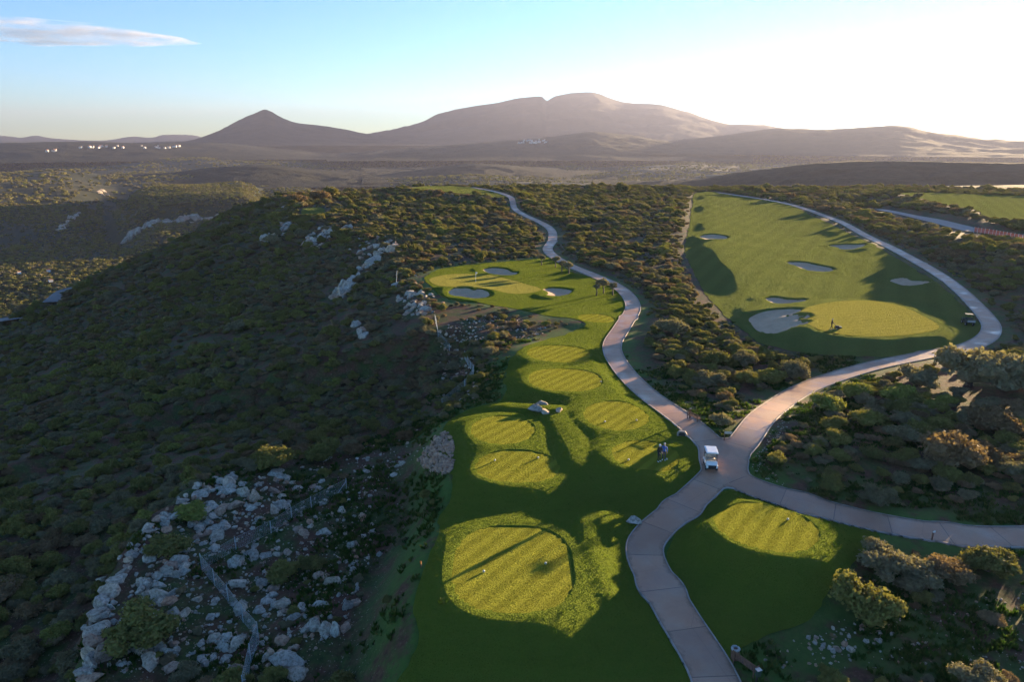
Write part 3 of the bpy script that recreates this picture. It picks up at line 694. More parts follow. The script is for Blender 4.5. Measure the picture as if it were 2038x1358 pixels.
def shrub_density(x, y):
    """0..1 chance of a shrub at a place"""
    den = np.ones(len(x))
    nr = (y > 0) & (y < 520) & (np.abs(x) < 340)
    X, Y = x[nr], y[nr]; d = np.ones(len(X))
    l = np.minimum.reduce([sd_poly(X, Y, V) for V in LAWNS]); d *= sstep(.6, 2.6, l)
    d *= sstep(.9, 3.0, sd_path(X, Y)); d *= sstep(6.5, 8.5, sd_line(X, Y, ROAD)-2.6); d *= sstep(1, 3, np.minimum(sd_poly(X, Y, FAIRWAY_FAR), sd_poly(X, Y, FAIRWAY_R)))
    ro = sd_poly(X, Y, ROCKY); d = np.where(ro < 0, d*.22, d)
    d = np.where(sd_poly(X, Y, CLEAR_LEDGE) < 0, d*.35, d)
    for V, q in ((GRAVEL_STRIP, .12), (GRASSY_E, .05), (RED_BANK, .2), (GRASS_VERGE, .05)): d = np.where(sd_poly(X, Y, V) < 0, d*q, d)
    d *= .18+.82*sstep(-.42, -.12, fbm(X, Y, 9, 3))
    den[nr] = d; return den
def sector(n, r0, r1, amax=R(47)):
    r = np.sqrt(rng.random(n)*(r1*r1-r0*r0)+r0*r0); a = (rng.random(n)*2-1)*amax
    return r*np.sin(a), r*np.cos(a)
# stones that shrubs make room for
rk = []   # x y z size variant region
def add_rocks(region, pxs, sizes, wh, var=None):
    q = ground([p[0] for p in pxs], [p[1] for p in pxs])
    for k, (c, s) in enumerate(zip(q, sizes)): rk.append((c[0], c[1], c[2], s, int(rng.integers(0, 10)) if var is None else var, wh))
def sample_px(polygon, n):
    V = np.array(polygon, float); out = []
    while len(out) < n:
        p = V.min(0)+rng.random((n*3, 2))*(V.max(0)-V.min(0)); p = p[sd_poly(p[:, 0], p[:, 1], V) < 0]; out += p.tolist()
    return out[:n]
HAND = [(435, 1020, 1.1), (425, 1010, .8), (400, 1050, 1.0), (430, 1052, .8), (470, 1005, 1.2), (487, 985, 1.3), (560, 1010, 1.3), (545, 1020, .9), (575, 1003, .8), (430, 1075, .9), (465, 1128, .8), (525, 1160, 1.0), (540, 1175, .9), (515, 1172, .6), (530, 1200, .6),
        (450, 1275, 1.0), (475, 1280, 1.2), (445, 1292, .7), (575, 1312, 1.6), (590, 1340, .9), (610, 1255, .8), (600, 1215, .7), (580, 1235, .7), (665, 1160, 1.0), (690, 1210, .8), (320, 1290, .8), (340, 1330, .9), (300, 1320, .9), (590, 975, .7), (620, 970, .7), (640, 960, .6), (605, 1065, .7), (620, 1040, .6),
        (330, 1200, .9), (345, 1180, .7), (365, 1225, .7), (395, 1195, .6), (500, 1100, .5), (755, 1105, .5), (720, 1030, .7), (680, 1020, .6), (700, 1090, .8), (420, 1230, .6), (640, 1005, .7), (740, 1060, .6)]
add_rocks('ledge', [(a, b) for a, b, c in HAND], [c*.75 for a, b, c in HAND], 'on the rocky ledge beside the wire fence')
LEDGE_PX = [(230, 1340), (300, 1120), (380, 1030), (480, 960), (600, 930), (720, 890), (850, 850), (860, 880), (760, 990), (740, 1100), (700, 1250), (600, 1340)]
sp = sample_px(LEDGE_PX, 150); add_rocks('ledge', sp, .22+.5*rng.random(150)**2, 'on the rocky ledge beside the wire fence')
# rim of the ledge: big broken limestone blocks
rim_px = spline([(178, 1356), (185, 1290), (196, 1230), (222, 1180), (250, 1130), (285, 1080), (310, 1050), (345, 1020), (372, 1000), (405, 978), (440, 962), (470, 950)], 5)
for rep_, (sprd, s0, s1) in enumerate(((6, .35, .85), (10, .25, .6), (14, .18, .42), (18, .1, .3))):
    rp_ = rim_px[rng.random(len(rim_px)) < .72]
    add_rocks('rim', (rp_+rng.normal(size=rp_.shape)*sprd+[rep_*2, rep_*2]).tolist(), s0+(s1-s0)*rng.random(len(rp_)), 'forming the broken cliff rim at the ledge')
sp = sample_px([(200, 1340), (300, 1080), (420, 985), (560, 935), (600, 965), (450, 1060), (360, 1150), (270, 1340)], 170); add_rocks('ledge', sp, .2+.7*rng.random(170)**2.2, 'on the rocky ledge inside the cliff rim')
# outcrops on the hillside
def outcrop_px(pts, n, spread):
    s = spline(pts, 8); k = rng.integers(0, len(s), n); return (s[k]+rng.normal(size=(n, 2))*spread).tolist()
for pts_, n, spd, s0, s1 in (([(578, 434), (560, 455), (538, 475)], 46, 9, .5, 1.5), ([(655, 460), (635, 475), (612, 487)], 40, 8, .5, 1.3), ([(690, 455), (700, 452)], 10, 5, .5, 1.0), ([(790, 487), (750, 515), (715, 545), (690, 575), (672, 588)], 70, 5, .4, 1.2),
                          ([(770, 475), (740, 490), (715, 500)], 26, 9, .4, .9), ([(830, 580), (815, 600), (835, 620), (860, 600)], 60, 13, .25, .7), ([(720, 655), (725, 660)], 7, 6, .4, .8)):
    q = outcrop_px(pts_, n, spd); add_rocks('outcrop', q, 1.45*(s0+(s1-s0)*rng.random(n)**1.5), 'in a pale outcrop on the wooded hillside', None)
pts = []
for r0, r1, dens, smin, smax in ((24, 130, .72, .5, 1.3), (130, 260, .40, .65, 1.6), (260, 560, .15, 1.0, 2.2)):
    n = int(R(94)/2*(r1*r1-r0*r0)*dens); x, y = sector(n, r0, r1)
    keepm = rng.random(n) < shrub_density(x, y); x, y = x[keepm], y[keepm]
    s = smin+(smax-smin)*rng.random(len(x))**1.9; s = np.where(rng.random(len(x)) < .04, s*1.6, s)
    cl = fbm(x, y, 22, 3); s *= 1+.35*cl
    pts.append(np.stack([x, y, s, cl], 1))
S = np.concatenate(pts)
# scrub grows lower at the lawn side of the eastern thicket, on the ledge and beside paths
ro = sd_poly(S[:, 0], S[:, 1], ROCKY); S[:, 2] = np.where(ro < 0, S[:, 2]*.6, S[:, 2])
pd = sd_path(S[:, 0], S[:, 1]); S[:, 2] *= .55+.45*sstep(1, 7, pd)
ld = np.minimum.reduce([sd_poly(S[:, 0], S[:, 1], V) for V in LAWNS]); S[:, 2] *= .6+.4*sstep(1, 6, ld)
oc = np.array([(r[0], r[1], r[3]) for r in rk if 'outcrop' in r[5] or 'rim' in r[5]])
free = np.ones(len(S), bool)
for ox, oy, os_ in oc:
    vx, vy = ox/math.hypot(ox, oy), oy/math.hypot(ox, oy); dx, dy = S[:, 0]-ox, S[:, 1]-oy; al_ = -(dx*vx+dy*vy); ac = np.abs(dx*vy-dy*vx)
    free &= ~((np.hypot(dx, dy) < os_*.8+.5) | ((al_ > 0) & (al_ < os_+2.5) & (ac < os_*.8) & (S[:, 1] > 110)))
S = S[free]
kn = rng.random(len(S))+.5*fbm(S[:, 0], S[:, 1], 30, 2)
westw = S[:, 0] < -5
gsel = np.where(kn < np.where(westw, .34, .30), 0, np.where(kn < np.where(westw, .72, .62), 1, 2))
vi = np.where(gsel == 0, rng.integers(0, 4, len(S)), np.where(gsel == 1, rng.integers(4, 7, len(S)), rng.integers(7, 10, len(S))))
sz = H(S[:, 0], S[:, 1])
# prominent shrubs seen one by one in the photo: base pixel, radius in pixels, kind, relative height
BIG = [(1935, 768, 58, 1, 1.05), (2005, 775, 60, 1, 1.0), (1885, 922, 62, 2, 1.0), (1945, 915, 40, 2, .9), (1722, 1232, 56, 0, 1.15), (1755, 1140, 48, 1, .9), (1815, 1150, 45, 1, .8), (1875, 1150, 45, 2, .85), (1965, 1135, 42, 0, .85),
       (1545, 922, 22, 0, 1.0), (1437, 848, 24, 1, 1.0), (1580, 752, 29, 1, 1.15), (1482, 728, 26, 1, .95), (1425, 728, 27, 0, .9), (1535, 765, 27, 0, .9), (1490, 765, 24, 0, .8), (1340, 665, 34, 1, .9), (1745, 1005, 30, 1, 1.0), (1655, 975, 28, 0, .8),
       (1720, 850, 30, 0, .8), (1650, 820, 30, 0, .8), (1780, 800, 32, 0, .9), (1700, 790, 26, 0, .8), (1830, 770, 36, 1, .9), (1975, 860, 48, 2, .95), (1800, 880, 34, 1, .8), (545, 930, 36, 0, .85), (640, 918, 38, 0, 1.0), (600, 905, 28, 2, .8), (700, 900, 26, 2, .7),
       (742, 856, 18, 0, .9), (803, 874, 20, 2, 1.0), (380, 1030, 34, 0, .6), (335, 1100, 42, 0, .55), (290, 1275, 60, 0, .6), (560, 1150, 34, 0, .7), (620, 1130, 30, 0, .7), (470, 660, 24, 1, .8), (1640, 420, 14, 2, .9), (1825, 395, 9, 1, 1), (1240, 385, 16, 0, .9), (640, 398, 22, 2, .9), (590, 405, 22, 2, .9), (660, 392, 20, 0, .9)]
bp = ground([b[0] for b in BIG], [b[1] for b in BIG])
big = []
for b, q in zip(BIG, bp):
    dist = float(np.linalg.norm(q-np.array([0, 0, CAM_H]))); big.append((q[0], q[1], q[2], b[2]*dist/FPX, b[3], b[4]))
bigxy = np.array([(b[0], b[1], b[3]) for b in big])
near_big = np.zeros(len(S), bool)
for bxy in bigxy: near_big |= np.hypot(S[:, 0]-bxy[0], S[:, 1]-bxy[1]) < bxy[2]*.8
S, vi, sz, gsel = S[~near_big], vi[~near_big], sz[~near_big], gsel[~near_big]
rzs = rng.random(len(S))*6.28
hs = .65+.35*rng.random(len(S))
# which ones show largest in the photo
dep = S[:, 1]*math.cos(PITCH)-(sz-CAM_H)*math.sin(PITCH)*-1*-1
dep = S[:, 1]*math.cos(PITCH)+(CAM_H-sz)*math.sin(PITCH)
upx = 1019+FPX*S[:, 0]/dep; upy = 679-FPX*((sz-CAM_H)*math.cos(PITCH)+S[:, 1]*math.sin(PITCH))/dep
app = np.where((upx > -10) & (upx < 2048) & (upy > 300) & (upy < 1375), S[:, 2]/dep, 0)
order = np.argsort(-app); solo = np.zeros(len(S), bool); solo[order[:300-len(big)]] = True

LANDMARKS = [((450, 1290), 'among pale rocks left of the braced fence corner'), ((640, 1250), 'among rocks between the fence and the dark soil bank'), ((600, 1010), 'beside the low fence line crossing the boulders'), ((250, 1180), 'at the broken cliff rim of the ledge'),
    ((100, 1250), 'on the hillside straight below the broken cliff rim'), ((150, 1000), 'on the hillside well beyond the broken cliff rim'), ((420, 880), 'on the hillside above the sunlit bushes of the ledge'), ((640, 880), 'next to the sunlit bushes at the ledge edge'), ((820, 850), 'beside the rubble bank of the lawn corner'),
    ((700, 760), 'on the hillside facing the upper tees'), ((470, 740), 'on the open middle of the wooded hillside'), ((150, 780), 'on the lower hillside towards the valley'), ((680, 580), 'at the foot of the pale outcrop stripe'), ((560, 460), 'round the topmost outcrops of the hillside'), ((900, 740), 'beside the thin fence below the upper tees'), ((930, 640), 'on the reddish bank under the small green'),
    ((900, 480), 'on the plateau behind the small green'), ((1200, 450), 'on the plateau between winding path and long fairway'), ((1340, 640), 'at the bend of the winding path opposite the olives'), ((1480, 730), 'between the forking paths under the large bunker'), ((1420, 830), 'beside the small bench in the path fork'),
    ((1550, 930), 'on the stony verge east of the buggy'), ((1700, 900), 'in the middle of the thicket east of the buggy'), ((1720, 780), 'along the path below the sunlit green'), ((1950, 760), 'at the path bend near the utility cart'), ((1900, 900), 'deep in the thicket above the curving right-hand path'), ((1850, 1010), 'just above the curving right-hand path'),
    ((1700, 1180), 'beside the mound of the right-hand tee'), ((1900, 1150), 'under the slim marker post by the right-hand path'), ((1900, 1300), 'in the grassy corner below the rubble patch'), ((1950, 560), 'east of the path along the fairway'), ((1750, 420), 'beside the far road behind the fairway')]
LMW = ground([l[0][0] for l in LANDMARKS], [l[0][1] for l in LANDMARKS])
def where_phrase(x, y): return LANDMARKS[int(np.argmin(np.hypot(LMW[:, 0]-x, LMW[:, 1]-y)))][1]
adj = {'green': 'dense green maquis shrub', 'grey': 'grey-green rounded shrub', 'brown': 'brown twiggy shrub'}
groups = {'green': 'green maquis shrubs', 'grey': 'grey-green shrubs', 'brown': 'brown twiggy shrubs'}
def shrub(x, y, z, s, k, rz, hh, label=None):
    kind, fol, stm = SHRUBS[k]
    wp = where_phrase(x, y)
    size = 'very broad' if s > 2.4 else ('broad' if s > 1.9 else ('small' if s < 1.2 else 'medium'))
    o = thing('shrub', '%s %s %s' % (size, adj[kind], wp), 'shrub', (x, y, z-.05), rz, '%s %s %s' % (size, groups[kind], wp))
    o.scale = (s, s, s*hh)
    f_ = put('foliage', fol, parent=o); put('stems', stm, parent=o)
    return f_
src = {}
for j in np.where(solo)[0]:
    f_ = shrub(S[j, 0], S[j, 1], sz[j], S[j, 2], int(vi[j]), rzs[j], hs[j]); src.setdefault(int(vi[j]), f_)
for b in big:
    k = {0: [0, 1, 2, 3], 1: [4, 5, 6], 2: [7, 8, 9]}[b[4]]; k = k[int(abs(b[0]*7+b[1])) % len(k)]
    f_ = shrub(b[0], b[1], b[2], b[3], k, b[0], b[5]); src.setdefault(k, f_)
rest = ~solo
sources = [src[k] for k in sorted(src)]; remap = {k: i for i, k in enumerate(sorted(src))}
cover('scrub', np.stack([S[rest, 0], S[rest, 1], sz[rest]-.05], 1), rzs[rest], np.stack([S[rest, 2], S[rest, 2], S[rest, 2]*hs[rest]], 1), np.array([remap.get(int(v), 0) for v in vi[rest]]), sources,
      ('dense mixed maquis scrub covering hillside and plateau', 'scrub'))
# far woods and groves
protos = []
for k, me_ in enumerate(LOWS):
    pass
x1, y1 = sector(90000, 480, 1600, R(42)); k = x1 < -.12*y1; x1, y1 = x1[k], y1[k]; x2, y2 = sector(48000, 1600, 4800, R(42))
x = np.concatenate([x1, x2]); y = np.concatenate([y1, y2]); wood = fbm(x, y, 260, 4)
kp = (rng.random(len(x)) < sstep(-.45, .25, wood)*.9+.1) & ((np.hypot(x, y) > 620) | (H(x, y) < -60)); x, y = x[kp], y[kp]
rr = np.hypot(x, y); s = np.where(rr < 1600, 1.8+2.6*rng.random(len(x))**2, 3.5+4.5*rng.random(len(x)))
z = H(x, y)
fo = []
for k in range(3):
    q = ground([1500+12*k, ], [381])[0]
    fo.append(LOWS[k])
def far_sources():
    out = []
    spots = ground([1483, 1497, 1510], [383, 383, 383])
    for k, q in enumerate(spots):
        o = thing('tree', 'small dark tree standing on the far rim beyond the fairway', 'tree', tuple(q), k, 'trees on the far rim')
        bm = bmesh.new(); tube(bm, [(0, 0, -.3), (.1, 0, 2.0), (0, .1, 3.4)], [.22, .16, .1], 6); done('trunk', bm, M['bark'], o)
        c = put('crown', LOWS[k], parent=o, loc=(0, 0, 2.6), sc=(1.9, 1.9, 1.5)); out.append(c)
    return out
fs = far_sources()
cover('far_woodland', np.stack([x, y, z-.2], 1), rng.random(len(x))*6.28, np.stack([s, s, s*.8], 1), rng.integers(0, 3, len(x)), fs, ('far olive groves and woodland across the valley', 'woodland'))

# small olive trees round the short hole's green
OLIVE = crown_mesh('olive_crown', lobes_of(91, 6, 1, .95), 1100, .09, M['leaf_grey'])
for (px, py, s) in ((1078, 528, 1.5), (1105, 533, 1.7), (1118, 541, 1.5), (1132, 545, 1.7), (1187, 589, 1.3), (1201, 584, 1.9), (1219, 588, 1.4), (1525, 384, 1.8), (1536, 384, 1.8)):
    q = ground(px, py)[0]; far_ = py < 400
    o = thing('tree', 'small dark tree standing on the far rim beyond the fairway' if far_ else ('young olive tree in the row above the small green' if px < 1150 else 'young olive tree in the trio beside the cart path bend'), 'tree', tuple(q), px, 'trees on the far rim' if far_ else ('row of olives above the green' if px < 1150 else 'trio of olives by the path'))
    bm = bmesh.new(); tube(bm, [(0, 0, -.2), (.06, .03, .8), (-.04, .05, 1.6), (.1, 0, 2.3)], [.17, .13, .1, .05], 7)
    tube(bm, [(-.02, .05, 1.3), (.35, .2, 2.1)], [.07, .03], 6); tube(bm, [(0, .05, 1.2), (-.4, -.1, 2.0)], [.07, .03], 6); done('trunk', bm, M['bark'], o)
    put('crown', OLIVE, parent=o, loc=(0, 0, 1.45), sc=(s*.8, s*.8, s*.85))

# ---------------------------------------------------------------- rocks
def rock_mesh(name, seed, mt, sub=3, cuts=14, stretch=(1, 1, .75)):
    rs = np.random.default_rng(seed); bm = bmesh.new(); bmesh.ops.create_icosphere(bm, subdivisions=sub, radius=1)
    nn = rs.normal(size=(cuts, 3)); nn /= np.linalg.norm(nn, axis=1)[:, None]; dd = .42+.36*rs.random(cuts)
    for v in bm.verts:
        p = np.array(v.co[:])
        for a, d in zip(nn, dd):
            e_ = p@a-d
            if e_ > 0: p = p-a*e_*.99
        p = p*1.25*(1+.16*mnoise.noise(Vector(p*2.3)+Vector((seed, 0, 0)))+.10*mnoise.noise(Vector(p*5.5)+Vector((0, seed, 0))))
        v.co = Vector(p*np.array(stretch))
    me = bpy.data.meshes.new(name); bm.to_mesh(me); bm.free(); me.materials.append(mt)
    for p in me.polygons: p.use_smooth = False
    return me
ROCKS = [rock_mesh('boulder_%d' % k, 100+k, M['redrock'] if k in (5, 9) else M['lime'], 3, 12+k, [(1, .8, .6), (1.2, .8, .5), (.9, .8, 1.0), (1.1, .9, .65), (1, 1, .8)][k % 5]) for k in range(10)]
SMALL = [rock_mesh('stone_%d' % k, 200+k, M['redrock'] if k == 2 else M['lime'], 1, 8, (1, .85, .65)) for k in range(4)]
# loose stones, named ones on the grass
LAWN_ROCKS = [(1078, 806, .75, 'largest pale boulder in the cluster on the rough between tees'), (1064, 817, .75, 'long flat boulder in the cluster on the rough between tees'), (1085, 823, .55, 'rounded boulder at the near side of the cluster between tees'), (1113, 818, .45, 'smallest boulder set apart in the cluster between tees'), (1259, 1040, .55, 'lone grey boulder on the rough beside the cart path'),
              (1742, 1230, .55, 'pale rust-stained boulder at the foot of the tall dark bush'), (1850, 1165, 1.0, 'big reddish boulder half hidden under the bushes')]
q = ground([a[0] for a in LAWN_ROCKS], [a[1] for a in LAWN_ROCKS])
for a, c in zip(LAWN_ROCKS, q):
    tag(put('boulder', ROCKS[{1: 1}.get(int(a[0]) % 3, 5 if a[0] > 1700 else 3)], loc=(c[0], c[1], c[2]+a[2]*.2), rot=(0, 0, a[0]), sc=a[2]), a[3], 'boulder')
sp = sample_px([(1600, 1265), (1650, 1240), (1720, 1250), (1790, 1265), (1700, 1300), (1610, 1300)], 34); add_rocks('rubble', sp, .12+.18*rng.random(34), 'in the rubble patch under the tall dark bush')
rk_ = np.array([r[:5] for r in rk], float); dd = np.linalg.norm(rk_[:, :3]-np.array([0, 0, CAM_H]), axis=1); o_ = np.argsort(-rk_[:, 3]/dd)
indiv = set(o_[:292].tolist())
sizes_word = lambda s: 'large' if s > 1.0 else ('medium' if s > .5 else 'small')
left = []
for k, r in enumerate(rk):
    if k in indiv:
        red = r[4] in (5, 9); wd = ('reddish ' if red else 'pale ')
        put_ = put('boulder', ROCKS[r[4]], loc=(r[0], r[1], r[2]+r[3]*.02), rot=(rng.normal()*.35, rng.normal()*.35, rng.random()*6.28), sc=(r[3], r[3]*(.8+.4*rng.random()), r[3]*(.8+.4*rng.random())))
        tag(put_, '%s %slimestone boulder %s' % (sizes_word(r[3]), wd, r[5]), 'boulder', '%s %sboulders %s' % (sizes_word(r[3]), wd, r[5]))
        if k == o_[0]: pass
    else: left.append(r)
RB = [o for o in bpy.data.objects if o.name.startswith('boulder')][:1]
# scattered small stones
st = sample_px(LEDGE_PX, 1500); g1 = ground([a[0] for a in st], [a[1] for a in st]); s1 = .05+.22*rng.random(1500)**2.5
st2 = sample_px([(1480, 920), (1500, 870), (1560, 810), (1620, 790), (1560, 860), (1520, 920), (1580, 985), (1720, 1035), (1900, 1060), (1900, 1075), (1700, 1050), (1560, 990)], 500); g2 = ground([a[0] for a in st2], [a[1] for a in st2]); s2 = .03+.09*rng.random(500)
st3 = sample_px([(1500, 1330), (1600, 1240), (1750, 1220), (1900, 1200), (2038, 1180), (2038, 1340)], 260); g3 = ground([a[0] for a in st3], [a[1] for a in st3]); s3 = .03+.12*rng.random(260)**2
st4 = sample_px([(880, 650), (960, 625), (1100, 645), (1080, 670), (960, 690)], 260); g4 = ground([a[0] for a in st4], [a[1] for a in st4]); s4 = .08+.25*rng.random(260)**2
st5 = sample_px([(900, 690), (960, 720), (945, 800), (880, 800), (870, 650), (935, 680)], 220); g5 = ground([a[0] for a in st5], [a[1] for a in st5]); s5 = .1+.35*rng.random(220)**2
gl = np.array([r[:3] for r in left]).reshape(-1, 3); slf = np.array([r[3] for r in left])
allg = np.concatenate([g1, g2, g3, g4, g5, gl]); alls = np.concatenate([s1, s2, s3, s4, s5, slf])
onl = np.minimum.reduce([sd_poly(allg[:, 0], allg[:, 1], V) for V in LAWNS]) > .8; onl &= sd_path(allg[:, 0], allg[:, 1]) > .4
allg, alls = allg[onl], alls[onl]
stone_src = []
for k in range(4):
    q = ground(470+60*k, 1330-20*k)[0]
    o = tag(put('stone', SMALL[k], loc=(q[0], q[1], q[2]+.1), sc=.3, rot=(0, 0, k)), 'small loose limestone chunk lying on bare soil beside the fence', 'stone', 'loose chunks by the fence'); stone_src.append(o)
cover('loose_stones', allg+[0, 0, .02], rng.random(len(allg))*6.28, alls, rng.integers(0, 4, len(allg)), stone_src, ('loose pale stones strewn over soil and scrub', 'stones'), rng.normal(size=(len(allg), 2))*.4)
# rubble bank holding up the lawn's west corner
rb = sample_px([(833, 918), (868, 868), (890, 858), (902, 880), (905, 935), (880, 950), (850, 935)], 420); g6 = ground([a[0] for a in rb], [a[1] for a in rb])
cover('rubble_bank', g6+[0, 0, .08], rng.random(420)*6.28, .14+.2*rng.random(420), np.zeros(420), [stone_src[2]], ('bank of piled pinkish rubble holding up the lawn corner', 'rubble'), rng.normal(size=(420, 2))*.5)
# far cliff band of the mesa
def cliff_wall(name, label, u0, u1, rows=9, cols=330):
    us = np.radians(np.linspace(u0, u1, cols)); V = []
    rr = np.full(cols, 1180.0)
    for k, u in enumerate(us):
        r_ = np.arange(1120, 1270, 3.0); x_ = np.sin(u)*r_; y_ = np.cos(u)*r_; q = r_+fbm(x_, y_, 120, 3)*6; rr[k] = r_[np.argmin(np.abs(q-1190))]
    ux, uy = np.sin(us), np.cos(us)
    zb = H(ux*(rr-14), uy*(rr-14))-1; zt = H(ux*(rr+42), uy*(rr+42))+1.0
    arc = us*1190
    brk = np.clip(vnoise(arc/26+3, arc*0+9)*1.7-.15, .12, 1)*np.clip((np.arange(cols)/12), 0, 1)*np.clip((cols-1-np.arange(cols))/12, 0, 1)
    brk = brk*(.45+.55*vnoise(arc/6, arc*0+4)); zt = zb+np.minimum(zt-zb, 15)*(.25+.75*brk)
    for j in range(rows):
        t_ = j/(rows-1); zz = zb+(zt-zb)*t_
        dr = t_*6+8*(vnoise(arc/8, zz/30)-.5)*2+3.5*(vnoise(arc/3.0, zz/6)-.5)*2+(14*t_**6)
        V.append(np.stack([ux*(rr-9+dr), uy*(rr-9+dr), zz], 1))
    V.append(np.stack([ux*(rr+45), uy*(rr+45), zb-3], 1)); rows += 1
    ii = np.arange(rows*cols).reshape(rows, cols)
    F = np.stack([ii[:-1, :-1].ravel(), ii[:-1, 1:].ravel(), ii[1:, 1:].ravel(), ii[1:, :-1].ravel()], 1)
    tag(put(name, mesh_np(name, np.concatenate(V), F, False), M['cliff']), label, 'cliff')
def cliff_mat():
    m, t, b = mat('cliff_limestone'); p = geo_pos(t)
    mp = N(t, 'ShaderNodeMapping'); mp.inputs['Scale'].default_value = (1, 1, .25); t.links.new(p, mp.inputs[0])
    c = ramp(t, noise_node(t, .16, 6, .7, mp.outputs[0]), [(.36, (.06, .055, .045)), (.48, (.27, .24, .20)), (.66, (.42, .38, .32))])  # dark upright streaks paint the shade of crevices into the rock colour
    c = mixc(t, ramp(t, noise_node(t, .022, 3, .5, p), [(.5, (0, 0, 0)), (.6, (.8, .8, .8))]), c, (.36, .22, .16))
    t.links.new(c, b.inputs['Base Color']); b.inputs['Roughness'].default_value = .95; bump(t, b, noise_node(t, .5, 6, .7, p), 1.0, 1.5); return m
M['cliff'] = cliff_mat()
cliff_wall('limestone_cliff', 'long pale limestone cliff band along the mesa across the valley', -29.9, -20.6)
cl = outcrop_px([(155, 430), (135, 445), (112, 462)], 30, 3)+outcrop_px([(200, 382), (212, 384)], 6, 3)+outcrop_px([(372, 430), (376, 438)], 9, 4)
qc = ground([a[0] for a in cl], [a[1] for a in cl])
for k, c in enumerate(qc):
    dist = float(np.linalg.norm(c-np.array([0, 0, CAM_H])))
    if dist < 700: continue
    s = dist/FPX*(2.6+3.0*rng.random())
    wp = 'in the pale scar below the far cliff' if cl[k][0] > 300 else ('on the far spur left of the cliff' if cl[k][1] > 400 else 'at the left tip of the mesa rim')
    tag(put('rock_block', ROCKS[[2, 0, 7, 4, 6][k % 5]], loc=(c[0], c[1], c[2]), rot=(0, 0, rng.random()*6.28), sc=(s, s*.8, s*1.2)), 'pale limestone block ' + wp, 'rock', 'blocks ' + wp)

# ---------------------------------------------------------------- grass tufts and weeds
def tuft_mesh(name, n, hgt, spread, mt, wid=.012):
    rs = np.random.default_rng(n); V = []; Fq = []
    for k in range(n):
        a = rs.random()*6.28; r = spread*math.sqrt(rs.random()); b = np.array([math.cos(a)*r, math.sin(a)*r, -.02]); l = hgt*(.6+.6*rs.random())
        tip = b+np.array([math.cos(a)*l*.5*rs.random(), math.sin(a)*l*.5*rs.random(), l]); w = np.array([-math.sin(a+1), math.cos(a+1), 0])*wid*(1+rs.random())
        i = len(V); V += [b-w, b+w, (b+tip)/2+w*.8, tip, (b+tip)/2-w*.8]; Fq += [(i, i+1, i+2), (i, i+2, i+4), (i+4, i+2, i+3)]
    me = bpy.data.meshes.new(name); me.from_pydata([tuple(v) for v in V], [], Fq); me.materials.append(mt); return me
TUFT = tuft_mesh('tuft', 14, .07, .26, M['tuft'], .014); WEED = tuft_mesh('weed', 22, .28, .28, M['weed'], .04)
q = ground(880, 1200)[0]
w0 = tag(put('weed_plant', WEED, loc=tuple(q)), 'low leafy weed on the dark bank beside the lawn', 'weed')
q = ground(893, 1245)[0]
t0 = tag(put('grass_tuft', TUFT, loc=tuple(q)), 'grass tuft growing at the west edge of the lawn', 'grass')
n = 16000; x = -12+50*rng.random(n); y = 34+64*rng.random(n)
s_in = np.minimum(sd_poly(x, y, LAWN), sd_poly(x, y, LAWN_E)); k = (s_in < -.1) & (sd_path(x, y) > .25) & (tee_all(x, y) > .5); x, y = x[k], y[k]
cover('rough_grass', np.stack([x, y, H(x, y)+.03], 1), rng.random(len(x))*6.28, .5+.5*rng.random(len(x)), np.zeros(len(x)), [t0], ('longer rough grass around the tee boxes', 'grass'))
n = 26000; x = -34+85*rng.random(n); y = 30+75*rng.random(n)
l = np.minimum.reduce([sd_poly(x, y, V) for V in LAWNS]); dn = fbm(x, y, 5, 3)
k = (l > .3) & (sd_path(x, y) > .4) & (rng.random(n) < sstep(-.25, .35, dn)) & (sd_poly(x, y, PLATEAU) < 1); x, y = x[k], y[k]
cover('weeds', np.stack([x, y, H(x, y)], 1), rng.random(len(x))*6.28, .5+.9*rng.random(len(x)), np.zeros(len(x)), [w0], ('low green weeds on the banks and open soil', 'weeds'))

# ---------------------------------------------------------------- wire fence
M['galv'] = simple('galvanised_steel', (.42, .45, .47), .5, .15, .15, 8)
def fence(pts_px, zoff, label, post_h=1.5, step=2.6):
    g = ground([p[0] for p in pts_px], [p[1] for p in pts_px]); L = [Vector(q) for q in g]
    root = thing('wire_fence', label, 'fence', tuple(L[0]))
    posts = []
    for a, b in zip(L[:-1], L[1:]):
        n = max(1, round((b-a).length/step))
        for k in range(n): posts.append(a.lerp(b, k/n))
    posts.append(L[-1])
    posts = [Vector((p.x, p.y, float(H(np.array([p.x]), np.array([p.y]))[0]))) for p in posts]
    o0 = Vector(L[0])
    for p in posts:
        bm = bmesh.new(); tube(bm, [p-o0+Vector((0, 0, -.4)), p-o0+Vector((0, 0, post_h+.08))], .035, 6); done('post', bm, M['galv'], root)
    for a, b in zip(posts[:-1], posts[1:]):
        bm = bmesh.new(); l = (b-a); m = max(2, int(l.length/.16))
        for k in range(m):
            p = a.lerp(b, (k+.5)/m)-o0; tube(bm, [p+Vector((0, 0, .05)), p+Vector((0, 0, post_h))], .0045, 3, False)
        for k in range(10):
            h_ = Vector((0, 0, .05+(post_h-.05)*k/9)); tube(bm, [a-o0+h_, b-o0+h_],   .005 if k % 9 else .010, 3, False)
        done('wire_mesh', bm, M['galv'], root)
    # corner brace
    p = posts[-1]-o0; d = (posts[-2]-posts[-1]).normalized()
    bm = bmesh.new(); tube(bm, [p+Vector((0, 0, post_h*.8)), p+d*1.3+Vector((0, 0, .02))], .03, 6); done('brace', bm, M['galv'], root)
fence([(402, 1135), (455, 1200), (515, 1275)], 0, 'wire mesh fence climbing from the bare corner over the rocky ledge')
fence([(515, 1275), (500, 1320), (486, 1385)], 0, 'wire mesh fence running from the braced corner past dark soil')
